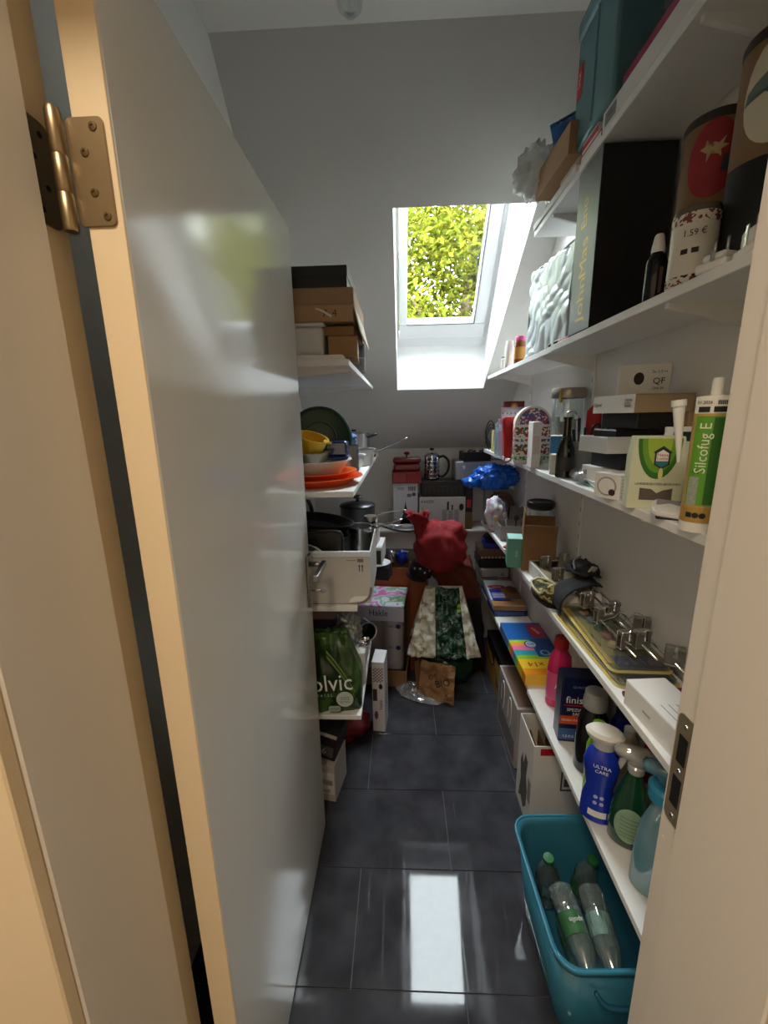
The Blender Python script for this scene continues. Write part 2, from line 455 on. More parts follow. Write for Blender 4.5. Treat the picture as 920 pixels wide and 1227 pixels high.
def bars(nm, x0, x1, s0, s1, wl, wr, wb_, wt, z0, z1, bev=.004):
    bx(win, nm, FRM, x0, x1, s0, s0 + wb_, z0, z1, bev); bx(win, nm, FRM, x0, x1, s1 - wt, s1, z0, z1, bev)
    bx(win, nm, FRM, x0, x0 + wl, s0 + wb_, s1 - wt, z0, z1, bev); bx(win, nm, FRM, x1 - wr, x1, s0 + wb_, s1 - wt, z0, z1, bev)
bars('frame_bar', -.07, .55, .06, 1.12, .065, .075, .107, .09, -.33, -.258)
bars('sash_bar', -.003, .470, .169, 1.028, .043, .062, .080, .07, -.315, -.242)
bx(win, 'gasket', cm((70, 74, 78), .6), .038, .410, .247, .252, -.286, -.240, 0)
bx(win, 'gasket', cm((70, 74, 78), .6), .4065, .4105, .25, .96, -.286, -.240, 0)
bx(win, 'pane', clear((252, 254, 252), 0.0, 0.03, 0.0), .036, .412, .245, .962, -.280, -.276, 0)
portal.matrix_world = Matrix.Translation(pw(.22, .60, .30)) @ Matrix((Vector((1, 0, 0)), US, UN)).transposed().to_4x4()

# door frame: stop, rebate and casing on both sides
tl = struct(bx(None, 'trim_2', JAMBM, -.405, -.358, .312, .462, 0, 2.0, .002))
def child(o, par):
    mw = o.matrix_basis.copy(); o.parent = par; o.matrix_parent_inverse = par.matrix_basis.inverted(); return o
child(bx(None, 'rebate', WARMLITM, -.405, -.368, .462, .505, 0, 2.0, .001), tl)
child(bx(None, 'casing', WARMLITM, -.47, -.36, .296, .312, 0, 2.06, .002), tl)
tr_ = struct(bx(None, 'trim_3', JAMBM, .367, .42, .312, .466, 0, 2.0, .002))
child(bx(None, 'rebate', JAMBM, .377, .42, .4665, .505, 0, 2.0, .001), tr_)
child(bx(None, 'casing', WARMLITM, .369, .47, .296, .312, 0, 2.06, .002), tr_)
child(bx(None, 'casing', JAMBM, .380, .46, .505, .513, 0, 2.06, .002), tr_)
# strike plate let into the right rebate
OLDB = cm((150, 138, 118), .42, .55, n=.12)
sp = child(prism(None, 'strike_plate', OLDB, rrect(.034, .17, .009, (.486, .985)), .002, (.3775, 0, 0), (R(90), 0, R(90)), .0004), tr_)
sp.matrix_basis = Matrix.Translation((.3775, 0, 0)) @ Matrix(((0, 0, -1), (1, 0, 0), (0, 1, 0))).to_4x4()
for z0, z1 in ((.93, .975), (.998, 1.04)):
    child(bx(None, 'latch_slot', BLACK, .3748, .3758, .479, .495, z0, z1, 0), tr_)
for z in (.913, .986, 1.056):
    child(lathe(None, 'screw', SILVER, [(0, 0), (.0035, 0), (.003, .001), (0, .0014)], (.3752, .486, z), (0, R(-90), 0), 10), tr_)
struct(bx(None, 'trim_4', JAMBM, -.405, .42, .312, .505, 1.965, 2.0, .002))

# the open door
door = bpy.data.objects.new('door_1', None); COL.objects.link(door); struct(door); door.location = (-.310, .484, 0)
DX = .020
pn = bx(door, 'panel', DOORM, -DX, DX, .0006, .735, .008, 1.957, .003, seg=2)
bx(door, 'warm_lit_edge', WARMLITM, -DX + .0005, DX - .0005, -.001, .0012, .009, 1.956, .0008)  # strip over the door edge, its beige standing in for warm light
PLATE = cm((150, 148, 144), .3, 1.0, n=.04)
bx(door, 'handle_plate', PLATE, DX, DX + .009, .683, .722, .895, 1.062, .003, seg=2)
lv = tube(door, 'lever', PLATE, [(DX + .008, .706, 1.030), (DX + .05, .706, 1.030)], .0085, 12, 1)
bx(door, 'lever', PLATE, DX + .042, DX + .058, .585, .715, 1.020, 1.040, .003, seg=2)
key = tube(door, 'key', SILVER, [(DX + .008, .704, .945), (DX + .042, .704, .945)], .0028, 8, 1)
prism(key, 'key_bow', SILVER, rot_outline(14, .010, .008), .002, (DX + .045, .704, .944), (R(90), 0, 0))
bx(door, 'handle_plate', PLATE, -DX - .009, -DX, .683, .722, .895, 1.062, .003, seg=2)
# hinge: leaf on the door edge, leaf on the rebate, barrel between
HING = cm((160, 140, 110), .36, 1.0, n=.12)
hl = prism(door, 'hinge_leaf', HING, rrect(.040, .098, .006), .0022, (-.0065, -.0012, 1.716), (R(90), 0, 0), .0005)
for dx, dz in ((.009, .04), (-.003, .018), (.001, -.018), (.011, -.04)):
    lathe(hl, 'screw', cm((120, 100, 72), .35, 1.0), [(0, 0), (.0045, 0), (.004, .001), (.0018, .0012), (.0018, .0004), (0, .0004)], (dx, dz, .0022), (0, 0, 0), 12)
hb = lathe(door, 'hinge_barrel', HING, [(0, 0), (.0065, 0), (.0075, .003), (.0075, .034), (.0068, .035), (.0075, .036), (.0075, .068), (.0068, .069), (.0075, .07), (.0075, .106), (.006, .11), (0, .11)], (-.0335, -.008, 1.661), (0, 0, 0), 16)
h2 = prism(door, 'hinge_leaf', HING, rrect(.034, .098, .010), .0022, (-.052, .002, 1.690), (0, 0, 0), .0005)
h2.matrix_local = Matrix.Translation((-.0575, -.0060, 1.716)) @ Matrix(((0, 0, 1), (1, 0, 0), (0, 1, 0))).to_4x4()
for dx, dz in ((.004, .036), (-.008, .012), (.004, -.012), (-.008, -.036)):
    lathe(h2, 'screw_hole', BLACK, [(0, 0), (.003, 0), (.003, .0004), (0, .0004)], (dx, dz, .0022), (0, 0, 0), 10)

# corridor lamp behind the camera and the pantry's own bulb (switched off)
lamp = thing('ceiling_lamp', 'round white ceiling lamp in the corridor behind the door frame', 'lamp', (-.30, -.42, 2.643))
lathe(lamp, 'base', WHITE, [(0, 0), (.23, 0), (.23, -.03), (.22, -.035), (0, -.035)])
ld = bpy.data.lights.new('corridor_light', 'AREA'); ld.shape = 'DISK'; ld.size = .42; ld.energy = 12; ld.color = (1.0, .85, .66)
lo = bpy.data.objects.new('corridor_light', ld); COL.objects.link(lo); lo.location = (0, 0, -.045); lo.parent = lamp
bulb = thing('light_bulb', 'clear glass bulb hanging from the flat ceiling, switched off', 'light bulb', (-.105, 1.14, 2.643))
tube(bulb, 'cord', WHITE, [(0, 0, 0), (0, 0, -.17)], .0028, 8, 1)
lathe(bulb, 'ceiling_rose', WHITE, [(0, 0), (.04, 0), (.04, -.012), (.008, -.03), (0, -.03)])
lathe(bulb, 'socket', cm((60, 60, 62), .4), [(0, -.165), (.013, -.165), (.017, -.175), (.017, -.215), (0, -.215)], seg=16)
gl = lathe(bulb, 'globe', GLASS, [(.014, -.213), (.016, -.225), (.028, -.25), (.031, -.27), (.027, -.29), (.015, -.302), (0, -.305)], seg=20)
tube(bulb, 'filament', cm((190, 170, 140), .3, 1.0), [(-.006, 0, -.22), (-.008, 0, -.255), (0, 0, -.265), (.008, 0, -.255), (.006, 0, -.22)], .0007, 6, 4)

# garden tree outside the window
tree = thing('tree', 'sunlit yellow-green leafy tree outside the roof window', 'tree', (1.2, 8.2, -2.8))
BARK = cm((80, 66, 50), .9, bump=.4, bsc=20)
tube(tree, 'trunk', BARK, [(0, 0, 0), (.1, 0, 2.5), (-.1, .1, 5), (.2, 0, 7.6)], [.24, .07], 10)
for i, (a, l, z) in enumerate(((0.2, 2.6, 3.6), (1.4, 1.2, 4.2), (2.9, 2.9, 4.4), (4.0, 1.6, 5.2), (5.4, 2.2, 5.6), (3.5, 2.2, 3.2))):
    tube(tree, 'branch', BARK, [(0, 0, z), (l * .5 * math.cos(a), .4 * math.sin(a), z + .4), (l * math.cos(a), .7 * math.sin(a), z + 1.1)], [.09, .02], 7)
rnd = random.Random(3)
lv_, lf_ = [], []
LEAFC = [(i, rnd.uniform(-4.2, 4.2), rnd.uniform(-1.1, 1.3), rnd.uniform(2.6, 8.4), rnd.uniform(.35, .75)) for i in range(600)]
for i, x, y, z, r in LEAFC:
    for j in range(200):
        d = Vector((rnd.gauss(0, 1), rnd.gauss(0, .8), rnd.gauss(0, .8))); d = d / max(d.length, .01) * r * rnd.random() ** .4
        c = Vector((x, y, z)) + d
        q = Euler((rnd.uniform(-.9, .9), rnd.uniform(-.9, .9), rnd.uniform(0, 6.3))).to_matrix()
        L_, W_ = rnd.uniform(.045, .078), rnd.uniform(.026, .042)
        b0 = len(lv_)
        for a, b, h in ((-L_, 0, 0), (0, -W_, .012), (L_, 0, -.01), (0, W_, .012)): lv_.append(c + q @ Vector((a, b, h)))
        lf_.append((b0, b0 + 1, b0 + 2, b0 + 3))
def leaf_mat():
    m = bpy.data.materials.new('leaf'); m.use_nodes = True
    nt = m.node_tree; N = nt.nodes; Lk = nt.links; N.clear()
    o = N.new('ShaderNodeOutputMaterial'); g = N.new('ShaderNodeNewGeometry'); rp = N.new('ShaderNodeValToRGB')
    e = rp.color_ramp.elements; e[0].color = (*lin((64, 74, 20)), 1); e[1].color = (*lin((108, 108, 36)), 1)
    Lk.new(g.outputs['Random Per Island'], rp.inputs['Fac'])
    d = N.new('ShaderNodeBsdfDiffuse'); t = N.new('ShaderNodeBsdfTranslucent'); mx = N.new('ShaderNodeMixShader'); mx.inputs[0].default_value = .45
    Lk.new(rp.outputs['Color'], d.inputs['Color']); Lk.new(rp.outputs['Color'], t.inputs['Color'])
    Lk.new(d.outputs[0], mx.inputs[1]); Lk.new(t.outputs[0], mx.inputs[2]); Lk.new(mx.outputs[0], o.inputs['Surface'])
    return m
fo = poly(tree, 'foliage', leaf_mat(), lv_, lf_); fo['kind'] = 'stuff'
struct(bx(None, 'ground', cm((70, 92, 40), .95, n=.3, sc=2), -14, 16, 3.6, 16, -2.9, -2.8, 0))

# ------------------------------------------------------------------ shelves
def bracket(p, x, y, z, d, sgn):
    """pressed L bracket under a board: sgn +1 wall on the right"""
    o = prism(p, 'bracket', SHELFM, [(0, 0), (-d, 0), (-d, -.008), (-.02, -.045), (0, -.055)], .010)
    o.matrix_local = Matrix.Translation((x, y - .005, z)) @ Matrix(((sgn, 0, 0), (0, 0, 1), (0, 1, 0))).to_4x4()
def shelf(label, x0, x1, segs, zt, wall_x, ys, sgn, t=.018):
    o = thing('wall_shelf', label, 'shelf', ((x0 + x1) / 2, segs[0][0], zt), 0, 'white wall shelves')
    cx, cy, cz = o.location
    for i, (a, b) in enumerate(segs):
        dx = .006 * i * sgn
        bx(o, 'board', SHELFM, x0 - cx + (dx if sgn > 0 else 0), x1 - cx + (dx if sgn < 0 else 0), a - cy + .001, b - cy - .001, -t, 0, .0012)
    for y in ys: bracket(o, (x1 if sgn > 0 else x0) - cx, y - cy, -t, (x1 - x0) - .012, sgn)
    return o
XF = .47
Z1, Z2, Z3, Z4, Z5 = 2.093, 1.674, 1.278, .855, .450
shelf('topmost white shelf on the right wall, carrying flat cartons', XF, XR - .006, ((.52, 1.27), (1.27, 1.662)), Z1, XR, (.83, 1.49), 1)
shelf('white right-wall shelf holding the black gift box and round tubes', XF, XR - .006, ((.52, 1.39), (1.39, 2.385)), Z2, XR, (.83, 1.49, 2.17), 1)
shelf('white right-wall shelf holding the silicone cartridge and grey cup', XF, XR - .006, ((.52, 1.45), (1.45, 2.42)), Z3, XR, (.83, 1.49, 2.17), 1)
shelf('white right-wall shelf holding chrome hangers and cardboard boxes', XF, XR - .006, ((.52, 1.45), (1.45, 2.42)), Z4, XR, (.83, 1.49, 2.17), 1)
shelf('lowest white right-wall shelf holding spray bottles and wipes', XF, XR - .006, ((.52, 1.40), (1.40, 2.545)), Z5, XR, (.83, 1.49, 2.17), 1)
XLF = -.15
K1, K2, K3, K4 = 1.633, 1.240, .850, .430
shelf('topmost white shelf on the left wall, carrying brown boxes', XL + .006, XLF, ((1.27, 2.36),), K1, XL, (1.36, 2.1), -1)
shelf('white left-wall shelf holding orange bowls and the green lid', XL + .006, XLF, ((1.27, 2.745),), K2, XL, (1.36, 2.1), -1)
shelf('white left-wall shelf holding stacked black pans', XL + .006, XLF, ((1.27, 2.54),), K3, XL, (1.36, 2.1), -1)
shelf('lowest white left-wall shelf under the green plastic bag', XL + .006, XLF, ((1.268, 1.96),), K4, XL, (1.36, 1.9), -1)
def rail(x, y, z0, z1, label):
    o = tag(bx(None, 'shelf_rail', SHELFM, x - .003, x + .003, y - .011, y + .011, z0, z1, .001), label, 'shelf rail', 'white wall rails')
    me = None
    for i in range(int((z1 - z0) / .05)):
        if me is None:
            s = bx(o, 'slot', cm((176, 176, 174), .8), -.0036, .0036, -.003, .003, -.008, .008, 0); me = s.data
        else:
            s = bpy.data.objects.new('slot', me); COL.objects.link(s); s.parent = o
        s.location = (0, 0, z0 - (z0 + z1) / 2 + .025 + .05 * i)
for y, l, zz in ((.83, 'white slotted rail on the right wall nearest the door frame', 2.3), (1.49, 'middle white slotted rail on the right wall, by the glass jars', 2.3), (2.17, 'white slotted rail on the right wall nearest the knee wall', 1.92)):
    rail(XR - .003, y, .15, zz, l)
for y, l, zz in ((1.36, 'white slotted rail on the left wall nearest the door', 2.3), (2.1, 'white slotted rail on the left wall nearest the knee wall', 1.98)):
    rail(XL + .003, y, .15, zz, l)

# ------------------------------------------------------------------ top shelf on the right (z = Z1)
c = carton('flat_carton', 'long flat white carton lying on the topmost right shelf', 'carton', (.555, .835, Z1), (.17, .62, .040), CARTW, lid='tuck')
panel(c, (.17, .62, .04), '-x', .02, .15, .10, .8, GREYP, 'printed_label'); ftxt(c, (.17, .62, .04), '-x', .06, .5, .008, 'RS 25', INK)
c = carton('game_box', 'thin magenta flat box on top of the long white carton', 'box', (.556, .80, Z1 + .040), (.165, .54, .022), cm((150, 20, 74), .45), lid='tuck')
panel(c, (.165, .54, .022), '+z', .08, .06, .92, .94, cm((200, 60, 120), .5))
c = carton('gift_carton', 'glossy black box above the magenta flat box, top shelf', 'box', (.560, .86, Z1 + .062), (.15, .20, .155), BLACKG, lid='tuck')
panel(c, (.15, .20, .155), '-x', .1, .1, .9, .9, cm((30, 16, 22), .2)); panel(c, (.15, .20, .155), '-y', .1, .1, .9, .9, cm((30, 16, 22), .2))
c = carton('shoe_box', 'pale grey carton on top of the glossy black box', 'carton', (.545, .845, Z1 + .217), (.17, .23, .11), cm((150, 150, 146), .6))
panel(c, (.17, .23, .11), '-x', .04, .05, .20, .95, cm((205, 190, 150), .6), 'paper_label')
for i, (y, z, w) in enumerate(((1.215, Z1, .11), (1.225, Z1 + .024, .09))):
    c = carton('card_packet', ('lower' if i == 0 else 'upper') + ' red and white flat packet beneath the teal plastic case', 'packet', (.55, y, z), (.15, w, .023), CARTW if i else RED, lid='tuck')
    panel(c, (.15, w, .023), '-x', .0, .2, 1, .75, RED if i else CARTW)
tb = thing('storage_box', 'teal translucent plastic case standing high on the top shelf', 'storage box', (.555, 1.215, Z1 + .048))
TEAL = clear((110, 160, 168), .72, .12, .15)
bx(tb, 'body', TEAL, -.085, .085, -.105, .115, 0, .255, .008, seg=2)
bx(tb, 'lid', clear((120, 168, 176), .75, .12, .15), -.089, .089, -.109, .119, .255, .30, .008, seg=2)
bx(tb, 'rib', TEAL, -.088, .088, -.004, .004, .02, .25, .002); bx(tb, 'label', RED, -.0862, -.0852, .07, .105, .12, .19, 0)
ftxt(tb, (.1724, .22, .255), '-x', .1, .62, .016, 'SALE', WHITE, 90)
for i in range(3): bx(tb, 'folded_sheet', (cm((28, 30, 34), .6), cm((170, 165, 160), .6), cm((44, 36, 40), .6))[i], -.07, .07, -.09 + .06 * i, -.04 + .06 * i, .01, .22 - .02 * i, .003)
tr = openbox('flat_tray', 'shallow white tray with black cables on the top shelf end', 'tray', (.553, 1.475, Z1), (.165, .36, .018), CARTW)
cb = thing('cable_bundle', 'tangled black cables lying in the shallow white tray', 'cable', (.553, 1.56, Z1 + .004))
rr = random.Random(4)
for i in range(5): tube(cb, 'cable', BLACK if i % 3 else CARTW, [(rr.uniform(-.06, .06), rr.uniform(-.08, .08), .005 + .006 * rr.random() + .003 * i) for _ in range(7)], .0035, 7)
c = carton('pale_carton', 'small pale carton under the brown cardboard box, top shelf', 'carton', (.555, 1.38, Z1 + .004), (.14, .14, .045), cm((200, 186, 166), .7))
bxk = openbox('kraft_box', 'shallow brown cardboard tray box resting on the pale carton', 'cardboard box', (.535, 1.44, Z1 + .052), (.17, .28, .075), KRAFT, (R(3), 0, 0), .003)
pk = thing('snack_packet', 'blue foil snack packet leaning up in the shallow brown box', 'packet', (.545, 1.43, Z1 + .062), (R(-10), R(-14), R(-25)))
def pillow(w, h, t, crimp=.012):
    def fn(u, v, s=1):
        x = (u - .5) * w; z = v * h
        k = max(0, math.sin(PI * u)) ** .5 * max(0, math.sin(PI * min(1, max(0, (v * h - crimp) / (h - 2 * crimp))))) ** .5
        return (x, s * t * .5 * k + .002 * noise.noise(Vector((u * 9, v * 9, s))), z)
    return fn
def packet_parts(p, w, h, t, m, seed=0):
    fn = pillow(w, h, t)
    bm = bmesh.new(); nu, nv = 16, 20
    A = [[bm.verts.new(fn(i / nu, j / nv, -1)) for j in range(nv + 1)] for i in range(nu + 1)]
    B = [[bm.verts.new(fn(i / nu, j / nv, 1)) for j in range(nv + 1)] for i in range(nu + 1)]
    for G in (A, B):
        for i in range(nu):
            for j in range(nv): bm.faces.new((G[i][j], G[i + 1][j], G[i + 1][j + 1], G[i][j + 1]))
    bmesh.ops.remove_doubles(bm, verts=bm.verts, dist=.0006)
    return fin('pouch', bm, m, p, True)
packet_parts(pk, .13, .19, .04, cm((26, 92, 160), .3, n=.25, sc=12, bump=.3, bsc=25))
panel(pk, (.13, .04, .19), '-y', .25, .45, .75, .75, cm((70, 60, 50), .5, n=.5, sc=60), 'printed_photo', ROUND, off=.002)
vb = tag(blob(None, 'plastic_bag', clear((240, 242, 240), .6, .25, .15), (.450, 1.60, Z1 + .150), (.060, .070, .080), 5, .35, 2.6, fold=.35), 'crumpled clear plastic bag at the far end of the top shelf', 'plastic bag')
gb = tag(blob(None, 'produce_bag', cm((112, 132, 46), .35, n=.35, sc=30, bump=.3), (.545, 1.635, Z1 + .115), (.040, .050, .095), 8, .3, 3, fold=.3), 'green foil bag beside the brown box, far end of top shelf', 'bag')

# ------------------------------------------------------------------ second right shelf (z = Z2)
SZ = (.168, .130, .392)
c = carton('gift_box', 'tall black gift box with gold script, grey side to the aisle', 'gift box', (.553, 1.19, Z2), SZ, BLACK, lid='tuck')
panel(c, SZ, '-x', 0.01, 0.005, .99, .995, cm((120, 124, 122), .35, .3, n=.15, sc=6), 'side_panel')
ftxt(c, SZ, '-x', .52, .20, .060, 'John', GOLD, 90); ftxt(c, SZ, '-x', .52, .45, .060, 'Mas', GOLD, 90); ftxt(c, SZ, '-x', .42, .72, .045, 'Eno', GOLD, 90)
def can(name, label, loc, r, h, bands, cat='tin', rot=0.0):
    t = thing(name, label, cat, loc, rot)
    bands(t, r, h); return t
def tube1(t, r, h):
    lathe(t, 'base', BLACK, [(0, 0), (r, 0), (r, .160), (r * .97, .162), (0, .162)], seg=32)
    lathe(t, 'sleeve', cm((128, 100, 66), .7, n=.15, sc=6, stretch=(1, 1, 12)), [(r * .99, .162), (r * .99, h - .016)], seg=32)
    lathe(t, 'rim', cm((40, 32, 26), .5), [(r * 1.0, h - .016), (r * 1.01, h - .012), (r * 1.01, h - .004), (r * .97, h), (0, h - .002)], seg=32)
def prof_r(prof):
    """radius of a lathe profile at height z"""
    def f(z):
        for (r0, z0), (r1, z1) in zip(prof[1:], prof[2:]):
            if z0 <= z <= z1 and z1 > z0: return r0 + (r1 - r0) * (z - z0) / (z1 - z0)
        return prof[2][0]
    return f
def arc_patch(p, name, m, r, outline, ang, zc, lift=.0005, sy=1.0):
    """patch wrapped on a round body: outline in (arc metres, z); r may follow a profile"""
    rf = r if callable(r) else (lambda z, r=r: r)
    r = rf(zc)
    bm = bmesh.new(); dense = []
    for (a0, z0), (a1, z1) in zip(outline, outline[1:] + outline[:1]):
        k = max(1, int(abs(a1 - a0) / r / .15)); dense += [(a0 + (a1 - a0) * i / k, z0 + (z1 - z0) * i / k) for i in range(k)]
    n = len(dense); rings = []
    for s in (1.0, .75, .5, .25):
        rings.append([bm.verts.new(((rf(zc + z * s) + lift) * math.cos(ang + s * a / r), (rf(zc + z * s) + lift) * math.sin(ang + s * a / r) * sy, zc + z * s)) for a, z in dense])
    cc = bm.verts.new(((r + lift) * math.cos(ang), (r + lift) * math.sin(ang) * sy, zc))
    for va, vb in zip(rings, rings[1:]):
        for i in range(n): bm.faces.new((va[i], va[(i + 1) % n], vb[(i + 1) % n], vb[i]))
    for i in range(n): bm.faces.new((rings[-1][i], rings[-1][(i + 1) % n], cc))
    return fin(name, bm, m, p, True)
A1 = math.atan2(-.928, -.591)
t1 = can('whisky_tube', 'round kraft tube with a red oval picture behind the price-tagged tin', (.591, .930, Z2), .05, .312, tube1, 'tube')
arc_patch(t1, 'printed_oval', cm((150, 40, 48), .6, n=.2, sc=40), .0495, rot_outline(28, .040, .062), A1, .235)
arc_patch(t1, 'printed_figure', cm((196, 170, 130), .6), .0499, [(-.022, .004), (-.014, .006), (-.012, .016), (-.008, .008), (.0, .010), (.006, .006), (.016, .016), (.012, .004), (.022, .002), (.010, -.004), (.012, -.016), (.006, -.010), (-.004, -.008), (-.010, -.020), (-.010, -.006)], A1, .250)
arc_patch(t1, 'printed_figure', cm((60, 64, 84), .6), .0499, [(-.008, -.014), (.010, -.012), (.012, .012), (-.004, .012)], A1 + .4, .225)
t2 = can('whisky_tube', 'round kraft tube with a white wave picture beside the door frame', (.577, .775, Z2), .05, .330, tube1, 'tube')
A2 = math.atan2(-.775, -.577)
arc_patch(t2, 'printed_oval', cm((206, 200, 180), .6), .0495, rot_outline(28, .044, .070), A2, .246)
arc_patch(t2, 'printed_wave', cm((104, 126, 130), .6, n=.25, sc=60), .0499, [(-.043, -.012), (-.02, -.002), (0, -.016), (.03, -.008), (.043, .010), (.02, .016), (.004, .010), (-.014, .022), (-.03, .012), (-.04, .004)], A2, .250)
pt = thing('price_tin', 'round clear-lidded tin with flower border and 1.59 price tag', 'tin', (.503, .812, Z2))
lathe(pt, 'body', cm((224, 220, 210), .35, n=.03), [(0, 0), (.0335, 0), (.034, .002), (.034, .112), (.0335, .113)], seg=32)
lathe(pt, 'lid', cm((120, 110, 100), .2, .5), [(.0345, .110), (.0345, .118), (.033, .120), (0, .120)], seg=32)
FLW = pattern('flower_border', [(30, 20, 26), (120, 50, 60), (222, 216, 206), (222, 216, 206)], 'voronoi', 240)
lathe(pt, 'border', FLW, [(.0343, .094), (.0345, .110)], seg=32); lathe(pt, 'border', FLW, [(.0343, .002), (.0345, .016)], seg=32)
AP = math.atan2(-.812, -.503)
for (a, z, w, h) in ((-.012, .052, .010, .008), (.003, .052, .010, .008)): arc_patch(pt, 'symbol', INK, .034, [(-w / 2, -h / 2), (w / 2, -h / 2), (w / 2, h / 2), (-w / 2, h / 2)], AP + a / .034, z)
txt(pt, '1.59 €', INK, .014, ((.0346) * math.cos(AP), (.0346) * math.sin(AP), .078), tilt=Euler((R(90), 0, AP + R(90))).to_matrix(), sx=.9)
gl = thing('glue_bottle', 'small black glue bottle with white pointed cap', 'bottle', (.487, .888, Z2))
lathe(gl, 'bottle', BLACKG, [(0, 0), (.0165, 0), (.0178, .003), (.0178, .066), (.014, .078), (.009, .082), (.009, .086)], seg=20)
lathe(gl, 'cap', WHITE, [(.0115, .083), (.0115, .090), (.008, .112), (.006, .115), (0, .115)], seg=20)
bx(gl, 'label', cm((90, 70, 50), .5), -.003, .003, -.0182, -.0178, .01, .055, 0)
for i, (x, y, rz, lab) in enumerate(((.490, .722, .3, 'white travel plug adapter next to the price-tagged tin'), (.498, .662, -.2, 'white travel plug adapter touching the door frame side'))):
    a = thing('plug_adapter', lab, 'plug adapter', (x, y, Z2), rz, 'white plug adapters')
    bx(a, 'base', WHITE, -.020, .020, -.024, .024, 0, .014, .004, seg=2); bx(a, 'body', WHITE, -.015, .015, -.018, .018, .014, .038 if i else .026, .005, seg=2)
    zt = .038 if i else .026
    for d in (-.0095, .0095): tube(a, 'pin', SILVER, [(0, d, zt - .002), (0, d, zt + .020)], .0022, 8, 1)
    bx(a, 'earth_clip', SILVER, -.0165, -.0145, -.003, .003, .012, zt + .004, .0004)
# quilted cool bag
qb = thing('cool_bag', 'silvery quilted insulating bag standing by the black gift box', 'cool bag', (.555, 1.50, Z2))
def quilt():
    bm = bmesh.new(); W, D, Hh = .13, .40, .275; nx, ny, nz = 10, 40, 30
    bmesh.ops.create_cube(bm, size=1)
    bmesh.ops.subdivide_edges(bm, edges=bm.edges[:], cuts=56, use_grid_fill=True)
    for v in bm.verts:
        x, y, z = v.co
        nrm = Vector((round(x * 2) if abs(x) > .49 else 0, round(y * 2) if abs(y) > .49 else 0, round(z * 2) if abs(z) > .49 else 0))
        X, Y, Z = x * W, y * D, (z + .5) * Hh * (1 + .10 * (y + .0))
        q_ = noise.noise(Vector((Y * 7, Z * 7, x * 2 + 3))); a = (Y * .55 + Z) / .062 + 1.1 * q_; b = (Y - Z * .7) / .085 - 1.3 * q_
        k = abs(math.sin(PI * a)) ** .5 * .4 + abs(math.sin(PI * b)) ** .5 * .4
        d = .014 * k + .008 * noise.noise(Vector((Y * 14, Z * 14, x)))
        taper = 1 - .25 * max(0, z + .1)
        v.co = Vector((X * taper + nrm.x * d, Y + nrm.y * d * .6, max(0, Z + nrm.z * d * .5)))
    return fin('bag_body', bm, cm((196, 206, 208), .3, .35, n=.10, sc=12), qb, True)
quilt()
tube(qb, 'seam', cm((150, 170, 172), .5), [(-.066, -.19, .004), (-.070, -.195, .13), (-.058, -.192, .262), (-.056, 0, .275), (-.058, .19, .29), (-.070, .195, .15), (-.066, .19, .004)], .003, 8, 8)
bgp = thing('paper_bag', 'olive and brown paper bag squeezed behind the black gift box', 'paper bag', (.570, 1.283, Z2))
packet_parts(bgp, .13, .26, .030, cm((118, 96, 52), .6, n=.35, sc=9, bump=.4, bsc=20))
panel(bgp, (.13, .03, .26), '-y', .15, .1, .6, .7, cm((150, 130, 60), .6, n=.4, sc=20), off=.002)
op = carton('tea_sachet', 'flat orange sachet lying in front of the quilted bag', 'sachet', (.500, 1.31, Z2), (.05, .085, .008), cm((196, 96, 50), .5), lid=None)
pe = thing('cable_tie', 'curled black cable lying at the shelf edge by quilted bag', 'cable', (.4805, 1.365, Z2))
tube(pe, 'cable', BLACK, [(0, -.05, .006), (.008, -.02, .010), (-.004, .01, .006), (.006, .04, .010), (-.002, .07, .006)], .0045, 8)
for i, (x, y, m, capm, h, r, lab) in enumerate(((.495, 1.835, cm((150, 76, 40), .25), PINK, .105, .022, 'orange bottle with bright pink cap by quilted bag'),
        (.520, 1.915, cm((206, 170, 190), .3), cm((200, 60, 120), .4), .10, .020, 'pale pink bottle behind the pink-capped orange one'),
        (.490, 1.99, cm((226, 226, 224), .35), WHITE, .115, .019, 'white slim bottle on the second shelf below the window'),
        (.490, 2.075, cm((210, 212, 214), .35), GREYP, .06, .016, 'short grey-white bottle, farthest one on second shelf'))):
    b = thing('toiletry_bottle', lab, 'bottle', (x, y, Z2), 0, 'toiletry bottles near the window')
    lathe(b, 'bottle', m, [(0, 0), (r * .95, 0), (r, .003), (r, h * .78), (r * .8, h * .84), (r * .8, h * .86)], seg=20)
    lathe(b, 'cap', capm, [(r * .86, h * .84), (r * .86, h * .97), (r * .75, h), (0, h)], seg=20)
    lathe(b, 'label', cm((232, 226, 214), .5) if i else cm((200, 140, 60), .5), [(r * 1.01, h * .15), (r * 1.01, h * .6)], seg=20)

